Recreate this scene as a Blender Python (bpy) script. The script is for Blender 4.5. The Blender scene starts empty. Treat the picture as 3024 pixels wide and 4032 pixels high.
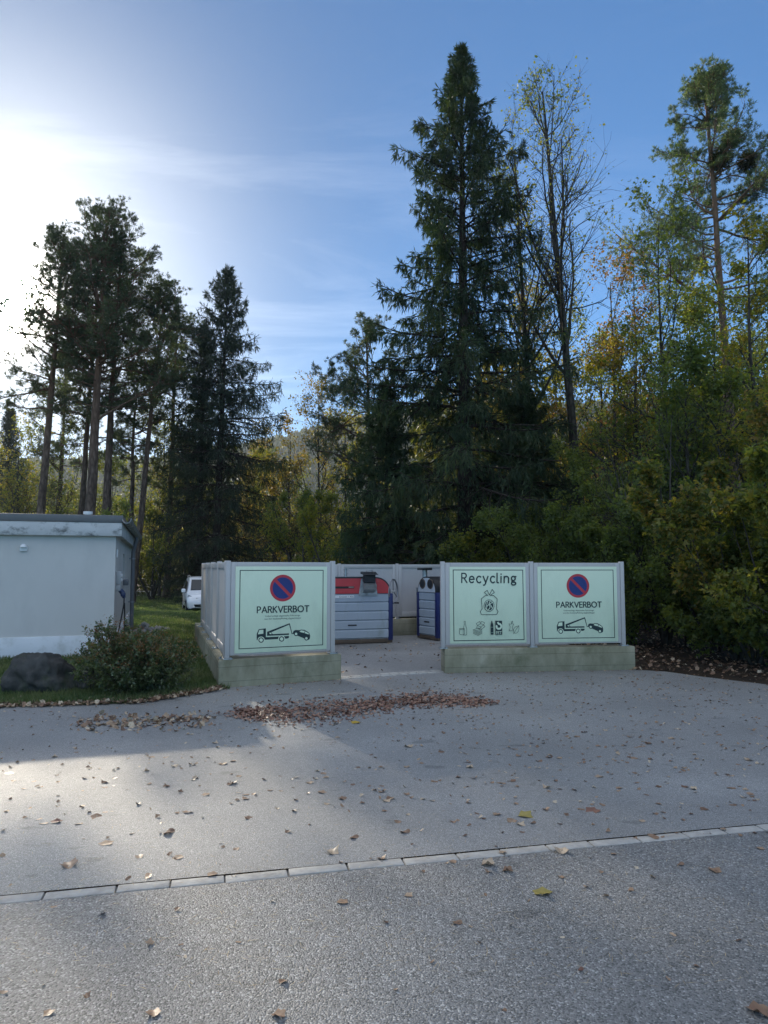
import bpy, bmesh, math, random
import numpy as np
from mathutils import Vector, Matrix, noise

scene = bpy.context.scene
COL = scene.collection
rad = math.radians

# ------------------------------------------------------------------ camera
FPX, CX, CY, YH, EYE = 2800.0, 1512.0, 2016.0, 2235.0, 1.70     # in pixels of the 3024 x 4032 photograph
PITCH = math.atan((YH - CY) / FPX)
cam_d = bpy.data.cameras.new('camera')
cam_d.sensor_fit = 'VERTICAL'
cam_d.sensor_height = 36.0
cam_d.lens = 36.0 * FPX / 4032.0
cam_d.clip_start = 0.1
cam_d.clip_end = 6000.0
cam = bpy.data.objects.new('camera', cam_d)
COL.objects.link(cam)
cam.location = (0, 0, EYE)
cam.rotation_euler = (math.pi / 2 + PITCH, 0, 0)
scene.camera = cam

# ------------------------------------------------------------------ sun and sky
SUN_EL, SUN_AZ = rad(19.0), rad(-30.0)          # azimuth from +Y, negative = to the left
SUN_DIR = Vector((math.sin(SUN_AZ) * math.cos(SUN_EL), math.cos(SUN_AZ) * math.cos(SUN_EL), math.sin(SUN_EL)))
sun_d = bpy.data.lights.new('sun', 'SUN')
sun_d.energy = 2.2
sun_d.angle = rad(0.5)
sun_d.color = (1.0, 0.88, 0.70)
sun = bpy.data.objects.new('sun', sun_d)
COL.objects.link(sun)
sun.rotation_euler = SUN_DIR.to_track_quat('Z', 'Y').to_euler()

world = bpy.data.worlds.new('World')
scene.world = world
world.use_nodes = True
wn, wl = world.node_tree.nodes, world.node_tree.links
wn.clear()


def N(nodes, kind, **kw):
    n = nodes.new(kind)
    for k, v in kw.items():
        if k.startswith('i_'):
            key = k[2:]
            key = int(key) if key.isdigit() else key
            n.inputs[key].default_value = v
        else:
            setattr(n, k, v)
    return n


def build_world():
    sky = N(wn, 'ShaderNodeTexSky', sky_type='NISHITA', sun_disc=False, sun_elevation=SUN_EL, sun_rotation=SUN_AZ,
            altitude=1500.0, air_density=1.0, dust_density=0.0, ozone_density=2.0)
    tc = N(wn, 'ShaderNodeTexCoord')
    # angle to the sun
    dot = N(wn, 'ShaderNodeVectorMath', operation='DOT_PRODUCT')
    dot.inputs[1].default_value = SUN_DIR
    wl.new(tc.outputs['Generated'], dot.inputs[0])
    mx = N(wn, 'ShaderNodeMath', operation='MAXIMUM', i_1=0.0)
    wl.new(dot.outputs['Value'], mx.inputs[0])

    def power(e, k):
        p = N(wn, 'ShaderNodeMath', operation='POWER', i_1=e)
        wl.new(mx.outputs[0], p.inputs[0])
        m = N(wn, 'ShaderNodeMath', operation='MULTIPLY', i_1=k)
        wl.new(p.outputs[0], m.inputs[0])
        return m.outputs[0]
    a = N(wn, 'ShaderNodeMath', operation='ADD')
    wl.new(power(16.0, VEIL_WIDE), a.inputs[0])
    b_ = N(wn, 'ShaderNodeMath', operation='ADD')
    wl.new(power(40.0, VEIL_NEAR), b_.inputs[0])
    wl.new(power(1500.0, AUREOLE), b_.inputs[1])
    wl.new(b_.outputs[0], a.inputs[1])
    # thin cirrus: noise on a flat layer overhead, streaked
    sep = N(wn, 'ShaderNodeSeparateXYZ')
    wl.new(tc.outputs['Generated'], sep.inputs[0])
    zc = N(wn, 'ShaderNodeMath', operation='MAXIMUM', i_1=0.04)
    wl.new(sep.outputs['Z'], zc.inputs[0])
    dv = N(wn, 'ShaderNodeVectorMath', operation='DIVIDE')
    cz = N(wn, 'ShaderNodeCombineXYZ')
    for i in range(3):
        wl.new(zc.outputs[0], cz.inputs[i])
    wl.new(tc.outputs['Generated'], dv.inputs[0])
    wl.new(cz.outputs[0], dv.inputs[1])
    mp = N(wn, 'ShaderNodeMapping')
    mp.inputs['Rotation'].default_value = (0, 0, rad(35))
    mp.inputs['Scale'].default_value = (0.55, 1.5, 0.0)
    mp.inputs['Location'].default_value = (3.1, 1.7, 0.0)
    wl.new(dv.outputs[0], mp.inputs[0])
    nz = N(wn, 'ShaderNodeTexNoise', i_Scale=1.15, i_Detail=9.0, i_Roughness=0.62, i_Distortion=0.7)
    wl.new(mp.outputs[0], nz.inputs['Vector'])
    cr = N(wn, 'ShaderNodeMapRange')
    cr.inputs['From Min'].default_value = 0.47
    cr.inputs['From Max'].default_value = 0.82
    cr.inputs['To Max'].default_value = 1.0
    wl.new(nz.outputs['Fac'], cr.inputs['Value'])
    cb = N(wn, 'ShaderNodeMath', operation='ADD', i_1=CIRRUS)
    wl.new(power(8.0, 2.0), cb.inputs[0])
    cm = N(wn, 'ShaderNodeMath', operation='MULTIPLY')
    wl.new(cb.outputs[0], cm.inputs[0])
    wl.new(cr.outputs[0], cm.inputs[1])
    tot = N(wn, 'ShaderNodeMath', operation='ADD')
    wl.new(a.outputs[0], tot.inputs[0])
    wl.new(cm.outputs[0], tot.inputs[1])
    # added fill: broken bright cloud overhead, out of view, to lift the shade
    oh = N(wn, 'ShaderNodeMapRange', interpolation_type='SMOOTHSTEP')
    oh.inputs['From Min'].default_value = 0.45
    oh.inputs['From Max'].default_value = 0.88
    oh.inputs['To Max'].default_value = FILL_CLOUD
    bk = N(wn, 'ShaderNodeMath', operation='MULTIPLY_ADD', i_1=-0.36)      # the added cloud reaches lower behind us
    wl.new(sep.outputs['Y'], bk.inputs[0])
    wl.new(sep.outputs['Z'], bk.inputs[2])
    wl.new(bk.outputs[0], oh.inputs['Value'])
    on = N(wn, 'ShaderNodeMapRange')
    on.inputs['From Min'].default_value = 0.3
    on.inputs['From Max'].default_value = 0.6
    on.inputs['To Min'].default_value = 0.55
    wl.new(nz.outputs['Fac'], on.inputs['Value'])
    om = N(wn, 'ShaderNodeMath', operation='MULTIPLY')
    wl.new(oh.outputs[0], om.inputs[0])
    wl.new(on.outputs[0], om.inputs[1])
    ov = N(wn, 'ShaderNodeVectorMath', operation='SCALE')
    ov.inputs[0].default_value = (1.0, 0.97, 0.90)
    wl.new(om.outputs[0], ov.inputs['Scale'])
    vc = N(wn, 'ShaderNodeVectorMath', operation='SCALE')
    vc.inputs[0].default_value = (1.0, 0.955, 0.86)
    wl.new(tot.outputs[0], vc.inputs['Scale'])
    tint = N(wn, 'ShaderNodeVectorMath', operation='MULTIPLY')
    tint.inputs[1].default_value = (0.62, 0.98, 1.22)
    wl.new(sky.outputs[0], tint.inputs[0])
    add = N(wn, 'ShaderNodeVectorMath', operation='ADD')
    dim = N(wn, 'ShaderNodeMath', operation='SUBTRACT', i_0=1.0)
    wl.new(power(5.0, 0.62), dim.inputs[1])
    dsc = N(wn, 'ShaderNodeVectorMath', operation='SCALE')
    wl.new(tint.outputs[0], dsc.inputs[0])
    wl.new(dim.outputs[0], dsc.inputs['Scale'])
    wl.new(dsc.outputs[0], add.inputs[0])
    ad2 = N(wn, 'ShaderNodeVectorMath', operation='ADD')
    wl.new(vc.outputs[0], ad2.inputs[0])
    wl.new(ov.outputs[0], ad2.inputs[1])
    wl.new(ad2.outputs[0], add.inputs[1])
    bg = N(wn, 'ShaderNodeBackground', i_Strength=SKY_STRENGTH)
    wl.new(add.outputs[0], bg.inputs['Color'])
    out = N(wn, 'ShaderNodeOutputWorld')
    wl.new(bg.outputs[0], out.inputs['Surface'])


SKY_STRENGTH = 0.088
VEIL_WIDE, VEIL_NEAR, AUREOLE, CIRRUS, FILL_CLOUD = 1.3, 7.0, 2300.0, 0.5, 5.6
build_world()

vs = scene.view_settings
scene.display_settings.display_device = 'sRGB'
vs.view_transform = 'Standard'
vs.look = 'None'
vs.exposure = 0.95
vs.gamma = 1.0
vs.use_curve_mapping = False
cy = scene.cycles
cy.max_bounces = 6
cy.diffuse_bounces = 3
cy.glossy_bounces = 2
cy.transmission_bounces = 4
cy.transparent_max_bounces = 4
cy.volume_bounces = 0
cy.use_denoising = True
cy.sample_clamp_indirect = 8.0
cy.caustics_reflective = False
cy.caustics_refractive = False
try:
    cy.denoiser = 'OPENIMAGEDENOISE'
    cy.denoising_input_passes = 'RGB_ALBEDO_NORMAL'
except Exception:
    pass


# ------------------------------------------------------------------ measuring helpers
CP, SP = math.cos(PITCH), math.sin(PITCH)


def ray(px, py):
    u, v = (px - CX) / FPX, (CY - py) / FPX
    return Vector((u, CP - v * SP, SP + v * CP))


def G(px, py, z=0.0):
    """the point at height z that the photograph shows at this pixel"""
    r = ray(px, py)
    return Vector((0, 0, EYE)) + r * ((z - EYE) / r.z)


def AT(px, py, y):
    r = ray(px, py)
    return Vector((0, 0, EYE)) + r * (y / r.y)


def smooth(a, b, x):
    t = np.clip((x - a) / (b - a), 0, 1)
    return t * t * (3 - 2 * t)


def gz(x, y):
    """height of the ground"""
    x = np.asarray(x, float)
    y = np.asarray(y, float)
    left = smooth(-2.0, -6.0, x + 0.3 * (y - 10))
    drop = -0.62 * smooth(13.0, 36.0, y) - 0.25 * smooth(36.0, 75.0, y)
    right = 0.5 * smooth(4.5, 16.0, x) * smooth(9.0, 22.0, y)
    return drop * np.maximum(left, smooth(20, 40, y)) + right


# ------------------------------------------------------------------ object helpers
def link(o, parent=None):
    COL.objects.link(o)
    if parent is not None:
        o.parent = parent
    return o


def tag(o, label=None, cat=None, group=None, kind=None):
    if label:
        o['label'] = label
    if cat:
        o['category'] = cat
    if group:
        o['group'] = group
    if kind:
        o['kind'] = kind
    return o


def thing(name, loc, rz, label, cat, group=None):
    o = bpy.data.objects.new(name, None)
    o.empty_display_size = 0.2
    link(o)
    o.location = loc
    o.rotation_euler = (0, 0, rz)
    return tag(o, label, cat, group)


def copy_tree(o, parent=None):
    c = o.copy()
    link(c, parent)
    for ch in [k for k in COL.objects if k.parent == o]:
        copy_tree(ch, c)
    return c


class MB:
    """collects polygons of one mesh"""

    def __init__(self):
        self.v, self.f, self.m = [], [], []

    def add(self, vs_, fs, mi=0, M=None):
        b = len(self.v)
        for p in vs_:
            p = Vector(p)
            self.v.append(tuple(M @ p) if M is not None else tuple(p))
        for q in fs:
            self.f.append(tuple(i + b for i in q))
            self.m.append(mi)
        return self

    def box(self, c, s, M=None, mi=0, bev=0.0):
        bm = bmesh.new()
        bmesh.ops.create_cube(bm, size=1.0)
        for v in bm.verts:
            v.co = Vector((v.co.x * s[0], v.co.y * s[1], v.co.z * s[2]))
        if bev > 0:
            bmesh.ops.bevel(bm, geom=list(bm.edges), offset=min(bev, min(s) * 0.45), segments=2, profile=0.5, affect='EDGES')
        T = Matrix.Translation(c)
        if M is not None:
            T = M @ T
        self.bm(bm, T, mi)
        return self

    def bm(self, bm, T=None, mi=0):
        bm.verts.index_update()
        self.add([v.co for v in bm.verts], [[v.index for v in f.verts] for f in bm.faces], mi, T)
        bm.free()

    def tube(self, pts, r, n=10, mi=0, M=None, cap=True, closed=False):
        P = [Vector(p) for p in pts]
        K = len(P)
        rr = list(r) if hasattr(r, '__len__') else [r] * K
        ring = []
        vs_, fs = [], []
        u = None
        for i in range(K):
            if closed:
                t = P[(i + 1) % K] - P[i - 1]
            else:
                t = P[min(i + 1, K - 1)] - P[max(i - 1, 0)]
            t.normalize()
            if u is None:
                ref = Vector((0, 0, 1)) if abs(t.z) < 0.9 else Vector((1, 0, 0))
                u = t.cross(ref).normalized()
            else:
                u = (u - t * u.dot(t)).normalized()
            w = t.cross(u)
            for k in range(n):
                a = 2 * math.pi * k / n
                vs_.append(P[i] + (u * math.cos(a) + w * math.sin(a)) * rr[i])
        rng_ = K if closed else K - 1
        for i in range(rng_):
            j = (i + 1) % K
            for k in range(n):
                k2 = (k + 1) % n
                fs.append((i * n + k, i * n + k2, j * n + k2, j * n + k))
        if cap and not closed:
            fs.append(tuple(reversed(range(n))))
            fs.append(tuple((K - 1) * n + k for k in range(n)))
        return self.add(vs_, fs, mi, M)

    def lathe(self, prof, n=24, mi=0, M=None):
        """prof: (r, z) list"""
        vs_, fs = [], []
        for r, z in prof:
            for k in range(n):
                a = 2 * math.pi * k / n
                vs_.append((r * math.cos(a), r * math.sin(a), z))
        for i in range(len(prof) - 1):
            for k in range(n):
                k2 = (k + 1) % n
                fs.append((i * n + k, i * n + k2, (i + 1) * n + k2, (i + 1) * n + k))
        fs.append(tuple(reversed(range(n))))
        fs.append(tuple((len(prof) - 1) * n + k for k in range(n)))
        return self.add(vs_, fs, mi, M)

    def prism(self, outline, axis, a, b, mi=0, M=None):
        """outline in the two other axes, extruded along axis ('x','y','z') from a to b"""
        n = len(outline)

        def mk(p, q, t):
            return {'x': (t, p, q), 'y': (p, t, q), 'z': (p, q, t)}[axis]
        vs_ = [mk(p, q, a) for p, q in outline] + [mk(p, q, b) for p, q in outline]
        fs = [tuple(range(n)), tuple(range(2 * n - 1, n - 1, -1))]
        for i in range(n):
            j = (i + 1) % n
            fs.append((i, i + n, j + n, j))
        return self.add(vs_, fs, mi, M)

    def build(self, name, mats, parent=None, smooth_=False, angle=None):
        me = bpy.data.meshes.new(name)
        me.from_pydata(self.v, [], self.f)
        mats = mats if isinstance(mats, (list, tuple)) else [mats]
        for m in mats:
            me.materials.append(m)
        me.polygons.foreach_set('material_index', self.m)
        bm = bmesh.new()
        bm.from_mesh(me)
        bmesh.ops.recalc_face_normals(bm, faces=bm.faces)
        bm.to_mesh(me)
        bm.free()
        if smooth_:
            me.polygons.foreach_set('use_smooth', [True] * len(me.polygons))
            if angle:
                try:
                    me.set_sharp_from_angle(angle=rad(angle))
                except Exception:
                    pass
        me.update()
        o = bpy.data.objects.new(name, me)
        return link(o, parent)


def np_mesh(name, V, F4, mat, parent=None, rnd=None, smooth_=False):
    """V (n,3), F4 (m,4) quads"""
    me = bpy.data.meshes.new(name)
    V = np.ascontiguousarray(V, np.float32)
    F4 = np.ascontiguousarray(F4, np.int32)
    me.vertices.add(len(V))
    me.vertices.foreach_set('co', V.ravel())
    me.loops.add(F4.size)
    me.loops.foreach_set('vertex_index', F4.ravel())
    me.polygons.add(len(F4))
    me.polygons.foreach_set('loop_start', np.arange(0, F4.size, 4, dtype=np.int32))
    if smooth_:
        me.polygons.foreach_set('use_smooth', np.ones(len(F4), bool))
    if rnd is not None:
        a = me.attributes.new('rnd', 'FLOAT', 'FACE')
        a.data.foreach_set('value', np.ascontiguousarray(rnd, np.float32))
    me.materials.append(mat)
    me.update(calc_edges=True)
    o = bpy.data.objects.new(name, me)
    return link(o, parent)


# ------------------------------------------------------------------ materials
def new_mat(name):
    m = bpy.data.materials.new(name)
    m.use_nodes = True
    nt = m.node_tree
    nt.nodes.clear()
    out = nt.nodes.new('ShaderNodeOutputMaterial')
    return m, nt.nodes, nt.links, out


def ramp(nodes, stops, interp='LINEAR'):
    r = nodes.new('ShaderNodeValToRGB')
    r.color_ramp.interpolation = interp
    el = r.color_ramp.elements
    while len(el) > 1:
        el.remove(el[-1])
    el[0].position = stops[0][0]
    el[0].color = (*stops[0][1], 1)
    for p, c in stops[1:]:
        e = el.new(p)
        e.color = (*c, 1)
    return r


def surf(name, base, rough=0.6, metal=0.0, spec=0.5, var=0.12, vscale=3.0, bump=0.0, bscale=40.0, dirt=None, dscale=2.0,
         dmin=0.5, dmax=0.75, stretch=(1, 1, 1), coat=0.0):
    """painted / stone / metal surface with soft tone variation, optional dirt and fine bump"""
    m, n, l, out = new_mat(name)
    b = n.new('ShaderNodeBsdfPrincipled')
    b.inputs['Roughness'].default_value = rough
    b.inputs['Metallic'].default_value = metal
    b.inputs['Specular IOR Level'].default_value = spec
    if coat:
        b.inputs['Coat Weight'].default_value = coat
        b.inputs['Coat Roughness'].default_value = 0.08
    tc = n.new('ShaderNodeTexCoord')
    mp = n.new('ShaderNodeMapping')
    mp.inputs['Scale'].default_value = stretch
    l.new(tc.outputs['Object'], mp.inputs[0])
    nz = N(n, 'ShaderNodeTexNoise', i_Scale=vscale, i_Detail=6.0, i_Roughness=0.6)
    l.new(mp.outputs[0], nz.inputs['Vector'])
    r = ramp(n, [(0.25, tuple(max(0, c * (1 - var)) for c in base)), (0.75, tuple(min(1, c * (1 + var)) for c in base))])
    l.new(nz.outputs['Fac'], r.inputs[0])
    col = r.outputs[0]
    if dirt:
        dn = N(n, 'ShaderNodeTexNoise', i_Scale=dscale, i_Detail=8.0, i_Roughness=0.7)
        l.new(mp.outputs[0], dn.inputs['Vector'])
        mr = n.new('ShaderNodeMapRange')
        mr.inputs['From Min'].default_value = dmin
        mr.inputs['From Max'].default_value = dmax
        l.new(dn.outputs['Fac'], mr.inputs['Value'])
        mx = n.new('ShaderNodeMix')
        mx.data_type = 'RGBA'
        l.new(mr.outputs[0], mx.inputs[0])
        l.new(col, mx.inputs[6])
        mx.inputs[7].default_value = (*dirt, 1)
        col = mx.outputs[2]
    l.new(col, b.inputs['Base Color'])
    if bump:
        bn = N(n, 'ShaderNodeTexNoise', i_Scale=bscale, i_Detail=5.0, i_Roughness=0.65)
        l.new(mp.outputs[0], bn.inputs['Vector'])
        bp = N(n, 'ShaderNodeBump', i_Strength=1.0, i_Distance=bump)
        l.new(bn.outputs['Fac'], bp.inputs['Height'])
        l.new(bp.outputs[0], b.inputs['Normal'])
    l.new(b.outputs[0], out.inputs[0])
    return m


def leaf_mat(name, cols, trans=0.45, nscale=0.5, rough=0.5, spec=0.3, nmix=0.5, through=(2.2, 2.1, 0.7)):
    """leaf colour from a per-leaf random number and a broad noise; light shines through"""
    m, n, l, out = new_mat(name)
    at = n.new('ShaderNodeAttribute')
    at.attribute_name = 'rnd'
    tc = n.new('ShaderNodeTexCoord')
    oi = n.new('ShaderNodeObjectInfo')
    nz = N(n, 'ShaderNodeTexNoise', i_Scale=nscale, i_Detail=3.0)
    ad = n.new('ShaderNodeVectorMath')
    l.new(tc.outputs['Object'], ad.inputs[0])
    l.new(oi.outputs['Location'], ad.inputs[1])
    l.new(ad.outputs[0], nz.inputs['Vector'])
    ml = N(n, 'ShaderNodeMapRange')
    ml.inputs['From Min'].default_value = 0.3
    ml.inputs['From Max'].default_value = 0.7
    l.new(nz.outputs['Fac'], ml.inputs['Value'])
    mix = n.new('ShaderNodeMix')
    mix.inputs[0].default_value = nmix
    l.new(at.outputs['Fac'], mix.inputs[2])
    l.new(ml.outputs[0], mix.inputs[3])
    k = len(cols)
    r = ramp(n, [(0.12 + 0.76 * i / max(1, k - 1), c) for i, c in enumerate(cols)])
    l.new(mix.outputs[0], r.inputs[0])
    b = n.new('ShaderNodeBsdfPrincipled')
    b.inputs['Roughness'].default_value = rough
    b.inputs['Specular IOR Level'].default_value = spec
    l.new(r.outputs[0], b.inputs['Base Color'])
    t = n.new('ShaderNodeBsdfTranslucent')
    br = N(n, 'ShaderNodeMix', data_type='RGBA', blend_type='MULTIPLY')
    br.inputs[0].default_value = 1.0
    l.new(r.outputs[0], br.inputs[6])
    br.inputs[7].default_value = (*through, 1)
    l.new(br.outputs[2], t.inputs['Color'])
    ms = n.new('ShaderNodeMixShader')
    ms.inputs[0].default_value = trans
    l.new(b.outputs[0], ms.inputs[1])
    l.new(t.outputs[0], ms.inputs[2])
    l.new(ms.outputs[0], out.inputs[0])
    return m


def asphalt(name, base, scale, bump, contrast, rough=0.62):
    m, n, l, out = new_mat(name)
    b = n.new('ShaderNodeBsdfPrincipled')
    b.inputs['Specular IOR Level'].default_value = 0.5
    tc = n.new('ShaderNodeTexCoord')
    vo = N(n, 'ShaderNodeTexVoronoi', i_Scale=scale, i_Randomness=1.0)
    l.new(tc.outputs['Object'], vo.inputs['Vector'])
    bw = n.new('ShaderNodeSeparateColor')
    l.new(vo.outputs['Color'], bw.inputs[0])
    c0 = tuple(c * (1 - contrast) for c in base)
    c1 = tuple(c * (1 + 0.25 * contrast) for c in base)
    c2 = tuple(min(1, c * (1 + 1.9 * contrast)) for c in base)
    r = ramp(n, [(0.0, c0), (0.45, base), (0.85, c1), (1.0, c2)])
    l.new(bw.outputs[0], r.inputs[0])
    # broad wear: paler and darker areas, a few dark damp spots
    nz = N(n, 'ShaderNodeTexNoise', i_Scale=0.55, i_Detail=6.0, i_Roughness=0.6)
    l.new(tc.outputs['Object'], nz.inputs['Vector'])
    wr = n.new('ShaderNodeMapRange')
    wr.inputs['From Min'].default_value = 0.3
    wr.inputs['From Max'].default_value = 0.7
    wr.inputs['To Min'].default_value = 0.80
    wr.inputs['To Max'].default_value = 1.14
    l.new(nz.outputs['Fac'], wr.inputs['Value'])
    sp = N(n, 'ShaderNodeTexNoise', i_Scale=2.3, i_Detail=3.0, i_Roughness=0.5)
    mp = n.new('ShaderNodeMapping')
    mp.inputs['Scale'].default_value = (1.0, 2.0, 1)
    mp.inputs['Location'].default_value = (4.2, 9.1, 0)
    l.new(tc.outputs['Object'], mp.inputs[0])
    l.new(mp.outputs[0], sp.inputs['Vector'])
    sr = n.new('ShaderNodeMapRange')
    sr.inputs['From Min'].default_value = 0.655
    sr.inputs['From Max'].default_value = 0.70
    sr.inputs['To Min'].default_value = 1.0
    sr.inputs['To Max'].default_value = 0.72
    l.new(sp.outputs['Fac'], sr.inputs['Value'])
    # old repairs and driven lanes: very broad tone steps
    bn_ = N(n, 'ShaderNodeTexNoise', i_Scale=0.16, i_Detail=5.0, i_Roughness=0.55, i_Distortion=0.8)
    l.new(tc.outputs['Object'], bn_.inputs['Vector'])
    br_ = n.new('ShaderNodeMapRange')
    br_.inputs['From Min'].default_value = 0.38
    br_.inputs['From Max'].default_value = 0.62
    br_.inputs['To Min'].default_value = 0.86
    br_.inputs['To Max'].default_value = 1.08
    l.new(bn_.outputs['Fac'], br_.inputs['Value'])
    m0 = N(n, 'ShaderNodeMath', operation='MULTIPLY')
    l.new(wr.outputs[0], m0.inputs[0])
    l.new(br_.outputs[0], m0.inputs[1])
    mu = N(n, 'ShaderNodeMath', operation='MULTIPLY')
    l.new(m0.outputs[0], mu.inputs[0])
    l.new(sr.outputs[0], mu.inputs[1])
    sc = N(n, 'ShaderNodeVectorMath', operation='SCALE')
    l.new(r.outputs[0], sc.inputs[0])
    l.new(mu.outputs[0], sc.inputs['Scale'])
    l.new(sc.outputs[0], b.inputs['Base Color'])
    b.inputs['Roughness'].default_value = rough
    # stones stand proud of the binder
    inv = N(n, 'ShaderNodeMath', operation='SUBTRACT', i_0=1.0)
    l.new(vo.outputs['Distance'], inv.inputs[1])
    fn = N(n, 'ShaderNodeTexNoise', i_Scale=scale * 0.45, i_Detail=4.0, i_Roughness=0.6)
    l.new(tc.outputs['Object'], fn.inputs['Vector'])
    su = N(n, 'ShaderNodeMath', operation='ADD')
    l.new(inv.outputs[0], su.inputs[0])
    l.new(fn.outputs['Fac'], su.inputs[1])
    bp = N(n, 'ShaderNodeBump', i_Strength=1.0, i_Distance=bump)
    l.new(su.outputs[0], bp.inputs['Height'])
    l.new(bp.outputs[0], b.inputs['Normal'])
    l.new(b.outputs[0], out.inputs[0])
    return m


def ground_mat(name, cols, scale=1.2, bump=0.03, bscale=30):
    m, n, l, out = new_mat(name)
    b = n.new('ShaderNodeBsdfPrincipled')
    b.inputs['Roughness'].default_value = 0.9
    b.inputs['Specular IOR Level'].default_value = 0.2
    tc = n.new('ShaderNodeTexCoord')
    nz = N(n, 'ShaderNodeTexNoise', i_Scale=scale, i_Detail=9.0, i_Roughness=0.7)
    l.new(tc.outputs['Object'], nz.inputs['Vector'])
    k = len(cols)
    r = ramp(n, [(0.3 + 0.4 * i / (k - 1), c) for i, c in enumerate(cols)])
    l.new(nz.outputs['Fac'], r.inputs[0])
    l.new(r.outputs[0], b.inputs['Base Color'])
    bn = N(n, 'ShaderNodeTexNoise', i_Scale=bscale, i_Detail=5.0)
    l.new(tc.outputs['Object'], bn.inputs['Vector'])
    bp = N(n, 'ShaderNodeBump', i_Distance=bump)
    l.new(bn.outputs['Fac'], bp.inputs['Height'])
    l.new(bp.outputs[0], b.inputs['Normal'])
    l.new(b.outputs[0], out.inputs[0])
    return m


def bark_mat(name, c0, c1, scale=6.0, upper=None, z0=0, z1=1):
    m, n, l, out = new_mat(name)
    b = n.new('ShaderNodeBsdfPrincipled')
    b.inputs['Roughness'].default_value = 0.9
    b.inputs['Specular IOR Level'].default_value = 0.15
    tc = n.new('ShaderNodeTexCoord')
    mp = n.new('ShaderNodeMapping')
    mp.inputs['Scale'].default_value = (1, 1, 0.3)
    l.new(tc.outputs['Object'], mp.inputs[0])
    nz = N(n, 'ShaderNodeTexVoronoi', i_Scale=scale, feature='DISTANCE_TO_EDGE')
    n2 = N(n, 'ShaderNodeTexNoise', i_Scale=scale * 0.8, i_Detail=6.0, i_Roughness=0.7)
    l.new(mp.outputs[0], nz.inputs['Vector'])
    l.new(mp.outputs[0], n2.inputs['Vector'])
    a = N(n, 'ShaderNodeMath', operation='ADD')
    l.new(nz.outputs['Distance'], a.inputs[0])
    l.new(n2.outputs['Fac'], a.inputs[1])
    r = ramp(n, [(0.35, c0), (0.95, c1)])
    l.new(a.outputs[0], r.inputs[0])
    col = r.outputs[0]
    if upper:
        sp = n.new('ShaderNodeSeparateXYZ')
        l.new(tc.outputs['Object'], sp.inputs[0])
        mr = n.new('ShaderNodeMapRange')
        mr.inputs['From Min'].default_value = z0
        mr.inputs['From Max'].default_value = z1
        l.new(sp.outputs['Z'], mr.inputs['Value'])
        mx = N(n, 'ShaderNodeMix', data_type='RGBA')
        l.new(mr.outputs[0], mx.inputs[0])
        l.new(col, mx.inputs[6])
        r2 = ramp(n, [(0.35, tuple(c * 0.6 for c in upper)), (0.9, upper)])
        l.new(a.outputs[0], r2.inputs[0])
        l.new(r2.outputs[0], mx.inputs[7])
        col = mx.outputs[2]
    l.new(col, b.inputs['Base Color'])
    bp = N(n, 'ShaderNodeBump', i_Distance=0.03)
    l.new(a.outputs[0], bp.inputs['Height'])
    l.new(bp.outputs[0], b.inputs['Normal'])
    l.new(b.outputs[0], out.inputs[0])
    return m


M = {}
M['asphalt_fine'] = asphalt('asphalt_fine', (0.228, 0.231, 0.228), 230, 0.0020, 0.50)
M['asphalt_coarse'] = asphalt('asphalt_coarse', (0.183, 0.185, 0.182), 125, 0.0044, 0.62)
M['stone'] = surf('pale_granite', (0.36, 0.35, 0.325), 0.8, var=0.25, vscale=14, bump=0.004, bscale=60, dirt=(0.2, 0.19, 0.17), dscale=5, dmin=0.5, dmax=0.8)
M['mortar'] = surf('dark_joint', (0.13, 0.125, 0.115), 0.95, var=0.3, vscale=20, bump=0.004, bscale=80)
M['lawn'] = ground_mat('lawn_soil', [(0.05, 0.075, 0.03), (0.075, 0.105, 0.04), (0.11, 0.135, 0.055)], 1.4)
M['forest_floor'] = ground_mat('forest_floor', [(0.014, 0.011, 0.008), (0.032, 0.022, 0.014), (0.06, 0.038, 0.022)], 3.0)
M['grass'] = leaf_mat('grass_blade', [(0.06, 0.10, 0.04), (0.095, 0.14, 0.052), (0.14, 0.17, 0.07), (0.22, 0.22, 0.11)], 0.4, 1.2, through=(1.3, 1.4, 0.8))
M['concrete'] = None
M['panel'] = surf('grey_aluminium_panel', (0.475, 0.46, 0.445), 0.45, var=0.05, vscale=1.5, spec=0.5, dirt=(0.36, 0.36, 0.40), dscale=1.6, dmin=0.5, dmax=0.85, stretch=(1, 1, 0.35))
M['frame'] = surf('grey_frame', (0.455, 0.44, 0.425), 0.4, var=0.05, vscale=3, spec=0.5)
M['sign_face'] = surf('mint_sign_face', (0.62, 0.72, 0.54), 0.35, var=0.04, vscale=1.2, spec=0.5, dirt=(0.51, 0.60, 0.45), dscale=2.2, dmin=0.5, dmax=0.8, stretch=(1, 1, 0.35))
M['ink'] = surf('dark_green_ink', (0.006, 0.020, 0.022), 0.4, var=0.05)
M['ink_light'] = surf('mint_print', (0.62, 0.72, 0.54), 0.38, var=0.03)
M['sign_red'] = surf('sign_red', (0.46, 0.022, 0.04), 0.35, var=0.05)
M['sign_blue'] = surf('sign_blue', (0.008, 0.02, 0.16), 0.35, var=0.05)
M['plaster'] = surf('pale_plaster', (0.55, 0.54, 0.52), 0.85, var=0.05, vscale=1.3, bump=0.003, bscale=120, dirt=(0.46, 0.455, 0.44), dscale=0.9, dmin=0.46, dmax=0.75, stretch=(1, 1, 0.5))
M['plinth'] = surf('plinth_plaster', (0.68, 0.71, 0.74), 0.8, var=0.06, vscale=2, bump=0.003, bscale=100, dirt=(0.4, 0.42, 0.40), dscale=3, dmin=0.5, dmax=0.8)
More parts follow.
